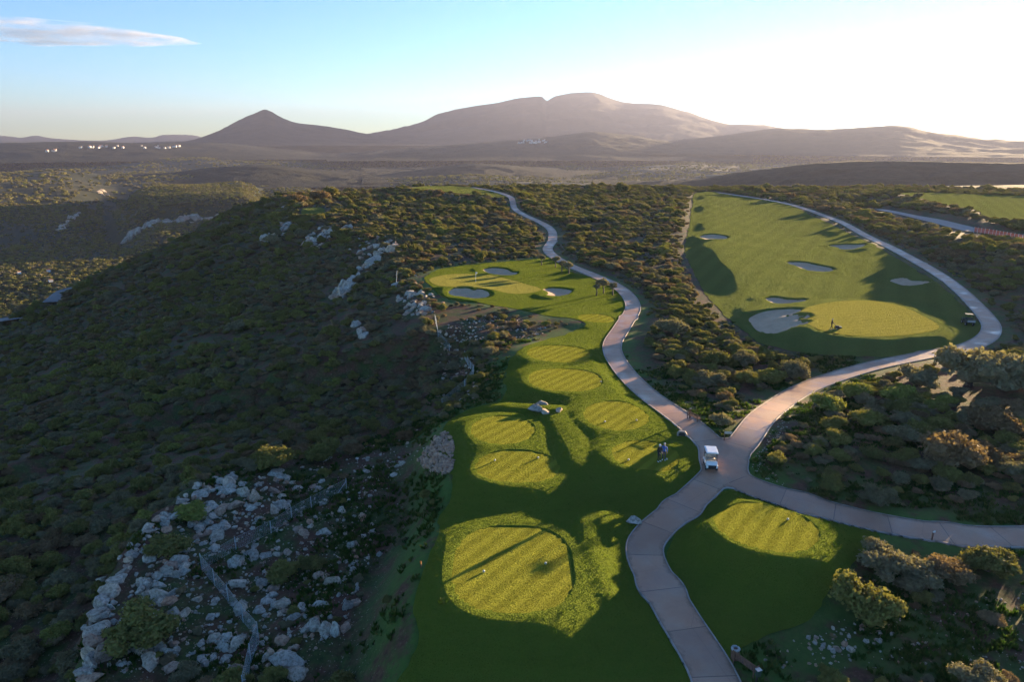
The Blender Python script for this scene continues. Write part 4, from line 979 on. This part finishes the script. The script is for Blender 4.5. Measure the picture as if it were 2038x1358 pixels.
fence([(402, 1135), (470, 1095), (540, 1062), (620, 1012), (690, 975)], 0, 'long low wire fence line crossing the boulders below the shrubs', 1.2, 3.2)
fence([(880, 812), (925, 775), (943, 745), (925, 715)], 0, 'thin wire fence dropping below the upper tees', 1.3, 3.0)
fence([(895, 700), (872, 672), (866, 640)], 0, 'thin wire fence beside the rubble under the small green', 1.3, 3.0)

# ---------------------------------------------------------------- vehicles, people, furniture
M['white'] = simple('white_paint', (.80, .80, .80), .35, 0, .03, 2, 0, .4)
M['black'] = simple('black_plastic', (.02, .02, .022), .5, 0, .2, 8)
M['rubber'] = simple('tyre_rubber', (.025, .025, .025), .85, 0, .2, 20)
M['seat'] = simple('seat_vinyl', (.42, .38, .33), .6, 0, .08, 6)
M['alu'] = simple('aluminium', (.6, .6, .6), .35, .9, .1, 6)
M['wood'] = simple('bench_wood', (.16, .075, .045), .7, 0, .3, 9, .3)
M['darkgreen'] = simple('green_paint', (.02, .05, .035), .5, 0, .15, 5)
M['olivepaint'] = simple('utility_paint', (.06, .065, .04), .5, 0, .15, 5)
M['greybed'] = simple('bed_panel', (.36, .36, .36), .6, .2, .12, 5)
M['red_net'] = simple('barrier_net', (.65, .06, .03), .7, 0, .15, 4)
M['orange'] = simple('orange_plastic', (.75, .22, .03), .6, 0, .1, 4)
def glass():
    m, t, b = mat('windshield'); b.inputs['Base Color'].default_value = (.12, .14, .15, 1); b.inputs['Roughness'].default_value = .08; b.inputs['Alpha'].default_value = .35; return m
M['glass'] = glass()
def profile(bm, pts, y0, y1):
    """side outline (x,z) extruded across y"""
    a = [bm.verts.new((p[0], y0, p[1])) for p in pts]; b = [bm.verts.new((p[0], y1, p[1])) for p in pts]; n = len(pts)
    bm.faces.new(a[::-1]); bm.faces.new(b)
    for k in range(n): bm.faces.new((a[k], a[(k+1) % n], b[(k+1) % n], b[k]))
def wheel(parent, c, r, w):
    bm = bmesh.new(); seg = 20
    prof = [(r*.55, -w/2), (r*.92, -w/2), (r, -w*.3), (r, w*.3), (r*.92, w/2), (r*.55, w/2)]
    rg = [[bm.verts.new((math.cos(k/seg*6.2832)*q, y_, math.sin(k/seg*6.2832)*q)) for k in range(seg)] for q, y_ in prof]
    for a, b in zip(rg, rg[1:]+rg[:1]):
        for k in range(seg): bm.faces.new((a[k], a[(k+1) % seg], b[(k+1) % seg], b[k]))
    wh = put('wheel', None, parent=parent, loc=c)
    done('tyre', bm, M['rubber'], wh, True)
    bm = bmesh.new(); tube(bm, [(0, -w*.4, 0), (0, -w*.15, 0), (0, w*.15, 0), (0, w*.4, 0)], [r*.56, r*.5, r*.5, r*.56], 16); done('rim', bm, M['alu'], wh)
def face_cam(px, py, extra=0): 
    q = ground(px, py)[0]; return Vector(q)
# golf buggy: local +x is forward
def golf_buggy(loc, rz):
    o = thing('golf_buggy', 'white golf buggy with canopy roof parked at the path junction', 'golf buggy', tuple(loc), rz)
    bm = bmesh.new(); profile(bm, [(.35, .32), (1.12, .30), (1.2, .45), (1.16, .62), (.95, .80), (.62, .92), (.52, .9), (.50, .5), (.35, .42)], -.56, .56)
    bmesh.ops.bevel(bm, geom=[e for e in bm.edges if abs(e.verts[0].co.y-e.verts[1].co.y) < 1e-4], offset=.05, segments=2, affect='EDGES'); done('front_body', bm, M['white'], o)
    bm = bmesh.new(); bx(bm, (1.19, 0, .52), (.04, .78, .34), None, .015); done('front_cowl', bm, M['black'], o)
    bm = bmesh.new(); profile(bm, [(-1.1, .34), (-.05, .32), (-.05, .58), (-.2, .62), (-.95, .64), (-1.12, .58)], -.58, .58); bmesh.ops.bevel(bm, geom=[e for e in bm.edges if abs(e.verts[0].co.y-e.verts[1].co.y) < 1e-4], offset=.04, segments=2, affect='EDGES'); done('rear_body', bm, M['white'], o)
    bm = bmesh.new(); bx(bm, (.15, 0, .32), (.85, 1.1, .06)); done('floor_pan', bm, M['black'], o)
    bm = bmesh.new(); bx(bm, (-.32, 0, .70), (.5, 1.05, .14), None, .04); done('seat', bm, M['seat'], o, True)
    bm = bmesh.new(); bx(bm, (-.6, 0, .95), (.12, 1.05, .42), Matrix.Rotation(-.15, 3, 'Y'), .04); done('backrest', bm, M['seat'], o, True)
    bm = bmesh.new(); bx(bm, (-.05, 0, 1.84), (1.75, 1.2, .07), None, .03); bx(bm, (-.05, 0, 1.885), (1.5, .95, .03), None, .01); done('roof', bm, M['white'], o)
    for sx, xx, xt in ((1, .62, .55), (-1, -.8, -.72)):
        for sy in (-1, 1):
            bm = bmesh.new(); tube(bm, [(xx, sy*.53, .62 if sx < 0 else .88), (xt, sy*.53, 1.82)], .022, 8); done('roof_strut', bm, M['black'], o)
    bm = bmesh.new(); bx(bm, (.60, 0, 1.35), (.015, 1.0, .86), Matrix.Rotation(-.08, 3, 'Y')); done('windshield', bm, M['glass'], o)
    bm = bmesh.new(); tube(bm, [(.5, .26, .85), (.2, .26, 1.05)], .02, 8); sw = done('steering_column', bm, M['black'], o)
    bm = bmesh.new(); n = 16
    ring = [Vector((.2, .26, 1.06))+Matrix.Rotation(-.9, 3, 'Y')@Vector((0, math.cos(k/n*6.2832)*.17, math.sin(k/n*6.2832)*.17)) for k in range(n+1)]; tube(bm, ring, .016, 6, False); done('steering_wheel', bm, M['black'], sw)
    for sy in (-1, 1):
        bm = bmesh.new(); bx(bm, (1.13, sy*.42, .66), (.1, .2, .1), None, .03); done('headlight', bm, M['alu'], o, True)
    bm = bmesh.new(); bx(bm, (1.24, 0, .36), (.06, 1.0, .1), None, .02); done('bumper', bm, M['black'], o)
    bm = bmesh.new(); bx(bm, (-1.02, 0, .92), (.34, .9, .5), None, .06); done('bag_rack', bm, M['black'], o)
    for sx, sy in ((.78, .5), (.78, -.5), (-.72, .5), (-.72, -.5)): wheel(o, (sx, sy, .23), .23, .2)
    return o
c = ground(1413, 930)[0]
golf_buggy((c[0], c[1], c[2]+.05), R(-97)).scale = (.93,)*3
def utility_vehicle(loc, rz):
    o = thing('utility_vehicle', 'dark utility cart with grey cargo bed standing by the fairway path', 'utility cart', tuple(loc), rz)
    bm = bmesh.new(); profile(bm, [(.3, .4), (1.3, .4), (1.38, .6), (1.3, .85), (.95, 1.0), (.55, 1.02), (.5, .5), (.3, .5)], -.62, .62); done('front_body', bm, M['olivepaint'], o)
    bm = bmesh.new(); bx(bm, (.1, 0, .42), (1.2, 1.2, .1)); done('floor_pan', bm, M['black'], o)
    bm = bmesh.new(); bx(bm, (-.1, 0, .8), (.5, 1.15, .16), None, .04); done('seat', bm, M['black'], o, True)
    bm = bmesh.new(); bx(bm, (-.36, 0, 1.1), (.12, 1.15, .5), None, .04); done('backrest', bm, M['black'], o, True)
    for sy in (-1, 1):
        bm = bmesh.new(); tube(bm, [(-.42, sy*.6, .6), (-.42, sy*.6, 1.85), (.45, sy*.6, 1.85), (.62, sy*.6, 1.0)], .03, 8); done('roll_bar', bm, M['black'], o)
    bm = bmesh.new(); bx(bm, (0, 0, 1.87), (1.0, 1.26, .06), None, .02); done('roof', bm, M['olivepaint'], o)
    bed = bmesh.new()
    bx(bed, (-1.05, 0, .75), (1.1, 1.3, .05)); bx(bed, (-1.05, .64, .93), (1.1, .04, .34)); bx(bed, (-1.05, -.64, .93), (1.1, .04, .34)); bx(bed, (-.52, 0, .93), (.04, 1.24, .34)); b_ = done('cargo_bed', bed, M['olivepaint'], o)
    bm = bmesh.new(); bx(bm, (-1.61, 0, .92), (.04, 1.24, .34), None, .01); done('tailgate', bm, M['greybed'], o)
    for sx, sy in ((.85, .58), (.85, -.58), (-1.0, .58), (-1.0, -.58)): wheel(o, (sx, sy, .3), .3, .26)
c = ground(1925, 646)[0]; utility_vehicle((c[0], c[1], c[2]+.02), R(75))

M['skin'] = simple('skin', (.45, .27, .2), .6, 0, .08, 8)
M['hair'] = simple('grey_hair', (.45, .43, .42), .8, 0, .2, 20)
M['jacket_black'] = simple('black_jacket', (.015, .016, .02), .8, 0, .3, 10)
M['jacket_blue'] = simple('blue_jacket', (.05, .12, .42), .8, 0, .2, 10)
M['navy'] = simple('navy_trousers', (.02, .03, .07), .85, 0, .25, 10)
M['khaki'] = simple('dark_trousers', (.03, .028, .028), .85, 0, .25, 10)
M['cap'] = simple('white_cap', (.75, .75, .75), .7, 0, .05, 10)
def person(label, loc, rz, top, legs, headwear, pose, scale=1.0):
    """one continuous skinned body; joints in metres, +x is the way the person faces"""
    o = thing('person', label, 'person', tuple(loc), rz)
    o.scale = (scale,)*3
    J = {'pel': (0, 0, .94), 'wai': (.0, 0, 1.08), 'che': (.02, 0, 1.30), 'nec': (.02, 0, 1.47), 'hea0': (.04, 0, 1.56), 'hea1': (.04, 0, 1.66), 'hea2': (.03, 0, 1.74)}
    Rd = {'pel': (.15, .12), 'wai': (.145, .115), 'che': (.165, .125), 'nec': (.058, .058), 'hea0': (.07, .085), 'hea1': (.078, .1), 'hea2': (.06, .08)}
    E = [('pel', 'wai'), ('wai', 'che'), ('che', 'nec'), ('nec', 'hea0'), ('hea0', 'hea1'), ('hea1', 'hea2')]
    for s, n in ((1, 'L'), (-1, 'R')):
        p = pose[n]
        J['sh'+n] = (.02, s*.19, 1.40); J['el'+n] = p['el']; J['wr'+n] = p['wr']
        Rd['sh'+n] = (.068,)*2; Rd['el'+n] = (.05,)*2; Rd['wr'+n] = (.034,)*2
        w = Vector(p['wr']); d = (w-Vector(p['el'])).normalized(); J['pa'+n] = tuple(w+d*.07); Rd['pa'+n] = (.036,)*2
        E += [('che', 'sh'+n), ('sh'+n, 'el'+n), ('el'+n, 'wr'+n), ('wr'+n, 'pa'+n)]
        side = d.cross(Vector((0, 1, 0))).normalized() if abs(d.y) < .9 else Vector((1, 0, 0))
        for k in range(4):
            ln = (.075, .085, .08, .06)[k]; b = w+d*.10+side*(.028-.019*k); J['f%d' % k+n] = tuple(b); J['g%d' % k+n] = tuple(b+d*ln*.6+Vector((.02, 0, -.01))); Rd['f%d' % k+n] = (.010,)*2; Rd['g%d' % k+n] = (.008,)*2
            E += [('pa'+n, 'f%d' % k+n), ('f%d' % k+n, 'g%d' % k+n)]
        J['t'+n] = tuple(w+d*.05+side*.05); Rd['t'+n] = (.011,)*2; E.append(('pa'+n, 't'+n))
        J['hi'+n] = (0, s*.095, .88); J['kn'+n] = p['kn']; J['an'+n] = p['an']; a = Vector(p['an']); J['he'+n] = (a.x+.02, a.y, .05); J['to'+n] = (a.x+.19, a.y+s*.03, .04)
        Rd['hi'+n] = (.095,)*2; Rd['kn'+n] = (.062,)*2; Rd['an'+n] = (.045,)*2; Rd['he'+n] = (.045,)*2; Rd['to'+n] = (.035,)*2
        E += [('pel', 'hi'+n), ('hi'+n, 'kn'+n), ('kn'+n, 'an'+n), ('an'+n, 'he'+n), ('he'+n, 'to'+n)]
    names = list(J); me = bpy.data.meshes.new('body_skeleton'); me.from_pydata([J[n] for n in names], [(names.index(a), names.index(b)) for a, b in E], [])
    tmp = bpy.data.objects.new('tmp_body', me); COL.objects.link(tmp)
    md = tmp.modifiers.new('s', 'SKIN'); sk = me.skin_vertices[0].data
    for n, v in zip(names, sk): v.radius = Rd[n]; v.use_root = n == 'pel'
    md.use_smooth_shade = True; m2 = tmp.modifiers.new('d', 'SUBSURF'); m2.levels = 1; m2.render_levels = 1
    dg = bpy.context.evaluated_depsgraph_get(); bmh = bpy.data.meshes.new_from_object(tmp.evaluated_get(dg)); bpy.data.objects.remove(tmp)
    bmh.materials.clear()
    for m_ in (M['skin'], top, legs, M['white']): bmh.materials.append(m_)
    for p_ in bmh.polygons:
        z = p_.center.z; hand = min((p_.center-Vector(J['pa'+n])).length for n in 'LR') < .10
        p_.material_index = 0 if (z > 1.50 or hand) else (3 if z < .09 else (1 if z > .93 else 2)); p_.use_smooth = True
    put('body', bmh, parent=o)
    bm = bmesh.new(); bmesh.ops.create_uvsphere(bm, u_segments=16, v_segments=10, radius=1)
    for v in bm.verts: v.co = Vector((v.co.x*.115+.03, v.co.y*.098, max(v.co.z, -.35)*.11+1.685+(.015 if v.co.x > 0 else 0)))
    if headwear == 'cap':
        bx(bm, (.15, 0, 1.70), (.12, .15, .015)); done('cap', bm, M['cap'], o, True)
    else:
        done('hair', bm, M['hair'], o, True)
    return o
stand = {'L': {'el': (.04, .27, 1.13), 'wr': (.20, .16, 1.0), 'kn': (.03, .11, .5), 'an': (0, .12, .09)}, 'R': {'el': (.04, -.27, 1.13), 'wr': (.2, -.14, .98), 'kn': (.02, -.11, .5), 'an': (0, -.13, .09)}}
walk = {'L': {'el': (.12, .26, 1.15), 'wr': (.36, .2, 1.03), 'kn': (.12, .1, .5), 'an': (.2, .1, .09)}, 'R': {'el': (.12, -.26, 1.15), 'wr': (.36, -.2, 1.03), 'kn': (.0, -.1, .5), 'an': (-.22, -.1, .12)}}
relaxed = {'L': {'el': (-.02, .27, 1.12), 'wr': (.06, .28, .88), 'kn': (.02, .1, .5), 'an': (0, .12, .09)}, 'R': {'el': (-.02, -.26, 1.12), 'wr': (.08, -.25, .88), 'kn': (.03, -.11, .5), 'an': (.02, -.12, .09)}}
c = ground(1311, 919)[0]; person('person in black jacket and white cap standing on the tee', c, R(-60), M['jacket_black'], M['khaki'], 'cap', stand)
c = ground(1321, 916)[0]; person('person in blue jacket with grey hair standing on the tee', c, R(-110), M['jacket_blue'], M['navy'], 'hair', relaxed)
c = ground(1654, 656)[0]; person('person in dark clothes pushing a mower across the sunlit green', c, R(-10), M['jacket_black'], M['khaki'], 'hair', walk)
cm = ground(1661, 655)[0]
def mower(loc, rz):
    o = thing('greens_mower', 'walk-behind greens mower on the sunlit putting green', 'mower', tuple(loc), rz)
    bm = bmesh.new(); tube(bm, [(.25, -.32, .16), (.25, .32, .16)], .15, 14); done('front_roller', bm, M['black'], o)
    bm = bmesh.new(); bx(bm, (0, 0, .38), (.5, .5, .3), None, .05); done('engine', bm, M['black'], o)
    bm = bmesh.new(); profile(bm, [(.3, .14), (.62, .12), (.7, .38), (.36, .42)], -.33, .33); done('grass_box', bm, M['darkgreen'], o)
    for s in (-1, 1): wheel(o, (-.12, s*.36, .17), .17, .1)
    bm = bmesh.new(); tube(bm, [(-.1, -.22, .4), (-.75, -.22, 1.0), (-.8, 0, 1.03), (-.75, .22, 1.0), (-.1, .22, .4)], .018, 6); done('handlebar', bm, M['black'], o)
mower(cm+np.array([.35, 0, .02]), R(-10))
# benches with bins, signs
def bench(loc, rz, label):
    o = thing('bench', label, 'bench', tuple(loc), rz)
    for k in range(4):
        bm = bmesh.new(); bx(bm, (0, -.19+k*.125, .45), (1.6, .11, .035), None, .006); done('seat_slat', bm, M['wood'], o)
    for k in range(9):
        bm = bmesh.new(); bx(bm, (-.7+k*.175, .27, .69), (.07, .03, .4), None, .005); done('back_slat', bm, M['wood'], o)
    bm = bmesh.new(); bx(bm, (0, .27, .92), (1.66, .05, .08), None, .01); done('top_rail', bm, M['wood'], o)
    for sx in (-.72, .72):
        for sy in (-.2, .27):
            bm = bmesh.new(); bx(bm, (sx, sy, .2 if sy < 0 else .45), (.07, .07, .5 if sy < 0 else .92), None, .008); done('leg', bm, M['wood'], o)
        bm = bmesh.new(); bx(bm, (sx, .02, .66), (.07, .52, .04), None, .008); done('armrest', bm, M['wood'], o)
def bin_(loc, label):
    o = thing('litter_bin', label, 'bin', tuple(loc))
    bm = bmesh.new(); tube(bm, [(0, 0, -.03), (0, 0, .72)], [.24, .27], 18); done('drum', bm, M['wood'], o, False)
    bm = bmesh.new(); n = 20
    for q in range(1): tube(bm, [Vector((math.cos(k/n*6.2832)*.21, math.sin(k/n*6.2832)*.21, .75)) for k in range(n+1)], .08, 8, False)
    done('rim', bm, M['greybed'], o, True)
c = ground(1484, 1333)[0]; bench(c, R(125), 'brown slatted bench beside the cart path and round bin')
c = ground(1462, 1312)[0]; bin_(c, 'round litter bin with grey ring lid by the bench')
c = ground(1381, 837)[0]; bench(c, R(122), 'small brown bench on the grass strip between the paths')
def post_sign(px, py, label, hgt, bw, bh, mt, rz, cat='sign'):
    c = ground(px, py)[0]; o = thing('sign_post', label, cat, tuple(c), rz)
    bm = bmesh.new(); bx(bm, (0, 0, hgt/2-.1), (.09, .09, hgt+.2), None, .01); done('post', bm, M['wood'] if mt != 'darkgreen' else M['black'], o)
    bm = bmesh.new(); bx(bm, (.0 if bw < .4 else bw*.45, -.08, hgt-.05), (bw, .05 if mt != 'darkgreen' else .2, bh), None, .01); done('board', bm, M[mt], o)
    if mt == 'darkgreen':
        bm = bmesh.new(); bx(bm, (0, -.08, hgt-.05+bh/2+.03), (bw+.06, .28, .03), None, .008); done('lid', bm, M['greybed'], o)
post_sign(1441, 878, 'small cream direction board on a post in the path fork', 1.0, .75, .28, 'seat', R(-5))
post_sign(1504, 1368, 'dark green ball-washer box on a post beside the bench', 1.1, .28, .42, 'darkgreen', R(20), 'ball washer')
post_sign(1372, 834, 'thin dark post with pale cap behind the small bench', 1.3, .22, .12, 'seat', R(10))
post_sign(1854, 1078, 'slim dark marker post with white head beside the right-hand path', .95, .24, .14, 'white', R(10), 'marker post')
post_sign(838, 1130, 'short orange stake at the lawn edge above the dark bank', .5, .10, .25, 'orange', 0, 'stake')
c = ground(1357, 868)[0]
o = thing('tee_plaque', 'dark plaque in an arched pale stone frame beside the path', 'plaque', tuple(c), R(-15))
bm = bmesh.new(); profile(bm, [(-.5, -.1), (.5, -.1), (.5, .25), (.32, .55), (-.32, .55), (-.5, .25)], -.12, .14); done('stone_frame', bm, M['kerb'], o)
bm = bmesh.new(); profile(bm, [(-.34, .05), (.34, .05), (.34, .25), (.22, .43), (-.22, .43), (-.34, .25)], -.15, -.11); done('plate', bm, M['black'], o)
# tee markers, flag
M['markerpaint'] = simple('marker_white', (.5, .5, .42), .5, 0, .05, 5)
for px, py, lab in ((963, 1140, 'pale tee marker lying in the tree shadow on the squarish tee'), (1086, 1124, 'pale tee marker in full sun on the squarish tee'), (985, 918, 'pale tee marker at the far left of the oval tee with rubble beside'), (1071, 913, 'pale tee marker near the rim of the oval tee with rubble beside'), (1251, 917, 'pale tee marker on the tee where two people stand'), (1327, 916, 'pale tee marker at the feet of the person in blue'), (1204, 841, 'pale tee marker on the streaky tee below the path'), (1267, 838, 'second pale tee marker on the streaky tee below the path'), (1196, 761, 'pale tee marker at the rim of the farthest sunlit tee'), (1568, 1036, 'pale tee marker on the shaded side of the right-hand tee')):
    c = ground(px, py)[0]; o = thing('tee_marker', lab, 'tee marker', tuple(c))
    bm = bmesh.new(); bmesh.ops.create_uvsphere(bm, u_segments=14, v_segments=8, radius=.095)
    for v in bm.verts: v.co = Vector((v.co.x, v.co.y, max(v.co.z, -.06)+.09))
    done('ball', bm, M['markerpaint'], o, True)
    bm = bmesh.new(); tube(bm, [(0, 0, -.1), (0, 0, .1)], [.03, .05], 8); done('spike', bm, M['black'], o)
c = ground(947, 562)[0]; o = thing('golf_flag', 'golf flag with white pennant on the small green', 'flag', tuple(c))
bm = bmesh.new(); tube(bm, [(0, 0, -.1), (0, 0, 2.3)], .03, 8); done('pole', bm, M['white'], o)
bm = bmesh.new(); pr = [(0, 2.3), (.25, 2.28), (.5, 2.16), (.25, 1.98), (0, 1.85)]; profile(bm, pr, -.02, .02); done('pennant', bm, M['white'], o)
c = ground(788, 573)[0]; o = thing('pole', 'thin grey leaning pole in the scrub left of the small green', 'pole', tuple(c)); o.rotation_euler = (.1, .12, 0)
bm = bmesh.new(); tube(bm, [(0, 0, -.3), (0, 0, 3.9)], [.08, .06], 8); done('mast', bm, M['galv'], o); bm = bmesh.new(); tube(bm, [(0, 0, 3.9), (0, 0, 3.98)], [.075, .04], 8); done('cap', bm, M['galv'], o)
# red safety barrier beside the road
g = ground([1938, 1975, 2010, 2050], [462, 468, 475, 482]); root = thing('safety_barrier', 'red plastic mesh safety barrier beside the far road', 'barrier', tuple(g[0]))
o0 = Vector(g[0]); pp = [Vector(q)-o0 for q in g]; fine = [pp[k].lerp(pp[k+1], j/5) for k in range(3) for j in range(5)]+[pp[-1]]
for p in fine:
    bm = bmesh.new(); tube(bm, [p+Vector((0, 0, -.3)), p+Vector((0, 0, 1.75))], .06, 6); done('post', bm, M['white'], root)
for a, b in zip(fine[:-1], fine[1:]):
    bm = bmesh.new()
    for k in range(6):
        h_ = .25+.25*k; d = (b-a); mid = (a+b)/2+Vector((0, 0, h_)); ang = math.atan2(d.y, d.x); bx(bm, mid, (d.length, .03, .2), Matrix.Rotation(ang, 3, 'Z')@Matrix.Rotation(-math.atan2(d.z, math.hypot(d.x, d.y)), 3, 'Y'))
    done('net', bm, M['red_net'], root)

# ---------------------------------------------------------------- far villages
M['plaster'] = simple('white_plaster', (.72, .70, .66), .8, 0, .08, .3)
M['tile'] = simple('roof_tile', (.32, .13, .08), .85, 0, .2, 2)
def house_mesh():
    bm = bmesh.new(); bx(bm, (0, 0, 2.6), (9, 7, 6.4)); w = bpy.data.meshes.new('wall'); bm.to_mesh(w); bm.free(); w.materials.append(M['plaster'])
    bm = bmesh.new(); a = [bm.verts.new(p) for p in ((-4.9, -3.9, 5.8), (4.9, -3.9, 5.8), (4.9, 3.9, 5.8), (-4.9, 3.9, 5.8), (-4.9, 0, 7.9), (4.9, 0, 7.9))]
    for f in ((0, 1, 5, 4), (2, 3, 4, 5), (0, 4, 3), (1, 2, 5), (3, 2, 1, 0)): bm.faces.new([a[k] for k in f])
    r = bpy.data.meshes.new('roof'); bm.to_mesh(r); bm.free(); r.materials.append(M['tile']); return w, r
HW, HR = house_mesh()
def surf(px, py):
    """first mesh surface along the view ray (hills included)"""
    d = Vector(pix(px, py)).normalized(); ok, loc, *_ = SC.ray_cast(dg_, Vector((0, 0, CAM_H)), d, distance=20000); return loc if ok else None
dg_ = bpy.context.evaluated_depsgraph_get()
vil = [(85+rng.random()*30, 300+rng.random()*2.5, 'on the wooded ridge at the far left') for _ in range(6)]+[(150+rng.random()*210, 291+rng.random()*5, 'on the wooded ridge at the far left') for _ in range(26)]+[(1030+60*rng.random(), 278+8*rng.random(), 'in the hillside village under the big mountain') for _ in range(26)]+[(38, 545, 'on the valley floor under the hillside'), (97, 541, 'on the valley floor under the hillside'), (101, 561, 'on the valley floor under the hillside')]
for px, py, wp in vil:
    q = surf(px, py)
    if q is None: continue
    s = .4 if py > 500 else 1.0+.6*rng.random()
    o = thing('house', 'white house with tiled roof ' + wp, 'house', tuple(q), rng.random()*3, 'houses ' + wp); o.scale = (s,)*3
    put('wall', HW, parent=o); put('roof', HR, parent=o)
# valley roads
M['asphalt'] = simple('valley_asphalt', (.16, .15, .15), .8, 0, .15, .1)
for nm, pts_, w in (('road', [(108, 607), (120, 596), (135, 584), (156, 575)], 4.0), ('road', [(-30, 625), (0, 632), (30, 642)], 5.0)):
    sp_ = spline(pts_, 8); g = ground(sp_[:, 0], sp_[:, 1])
    g = [Vector(q) for q in g]; V = []
    for k, p in enumerate(g):
        d = (g[min(k+1, len(g)-1)]-g[max(k-1, 0)]); d.z = 0; d.normalize(); n_ = Vector((-d.y, d.x, 0)); V += [p+n_*w+Vector((0, 0, 1.2)), p-n_*w+Vector((0, 0, 1.2))]
    F_ = [(2*k, 2*k+1, 2*k+3, 2*k+2) for k in range(len(g)-1)]; put(nm, mesh_np(nm, [tuple(v) for v in V], F_), M['asphalt'], kind='structure')

# ---------------------------------------------------------------- cloud and haze
def cloud(name, px, py, dist, w, h, dpth, dens, label, seed):
    d = Vector(pix(px, py)).normalized(); c = Vector((0, 0, CAM_H))+d*dist
    bm = bmesh.new(); bmesh.ops.create_icosphere(bm, subdivisions=4, radius=1)
    for v in bm.verts:
        p = v.co.copy(); v.co = Vector((p.x*w*(1+.25*mnoise.noise(p*1.5+Vector((seed, 0, 0)))), p.y*dpth, p.z*h*(1+.5*mnoise.noise(p*3+Vector((0, seed, 0))))*(1-.5*p.x)))
    o = done(name, bm, None, None, True, loc=c, rot=(0, 0, -math.atan2(d.x, d.y)))
    m = bpy.data.materials.new(name); m.use_nodes = True; t = m.node_tree; t.nodes.clear(); out = t.nodes.new('ShaderNodeOutputMaterial'); pv = t.nodes.new('ShaderNodeVolumePrincipled')
    tc = t.nodes.new('ShaderNodeTexCoord'); mp = t.nodes.new('ShaderNodeMapping'); mp.inputs['Scale'].default_value = (1/w*2.2, 1/dpth, 1/h*1.1); t.links.new(tc.outputs['Object'], mp.inputs[0])
    n = t.nodes.new('ShaderNodeTexNoise'); n.inputs['Scale'].default_value = 1.6; n.inputs['Detail'].default_value = 6; t.links.new(mp.outputs[0], n.inputs['Vector'])
    f = ramp(t, n.outputs['Fac'], [(.42, (0, 0, 0)), (.62, (1, 1, 1))]); t.links.new(math_n(t, 'MULTIPLY', f, dens), pv.inputs['Density']); pv.inputs['Color'].default_value = (.50, .50, .57, 1); pv.inputs['Anisotropy'].default_value = .3
    t.links.new(pv.outputs[0], out.inputs['Volume']); o.data.materials.append(m); o['kind'] = 'structure'; return o
cloud('cloud', 130, 66, 26000, 3800, 330, 800, .0011, '', 3)
bm = bmesh.new(); bx(bm, (0, 9000, 285), (40000, 18400, 900))
hz = done('haze', bm, None); hz['kind'] = 'stuff'; hz['label'] = 'thin golden morning haze filling the air'; hz['category'] = 'haze'
m = bpy.data.materials.new('haze'); m.use_nodes = True; t = m.node_tree; t.nodes.clear(); out = t.nodes.new('ShaderNodeOutputMaterial'); pv = t.nodes.new('ShaderNodeVolumePrincipled')
pv.inputs['Color'].default_value = (.27, .30, .45, 1); pv.inputs['Density'].default_value = HAZE_DENSITY; pv.inputs['Anisotropy'].default_value = .35
t.links.new(pv.outputs[0], out.inputs['Volume']); hz.data.materials.append(m)
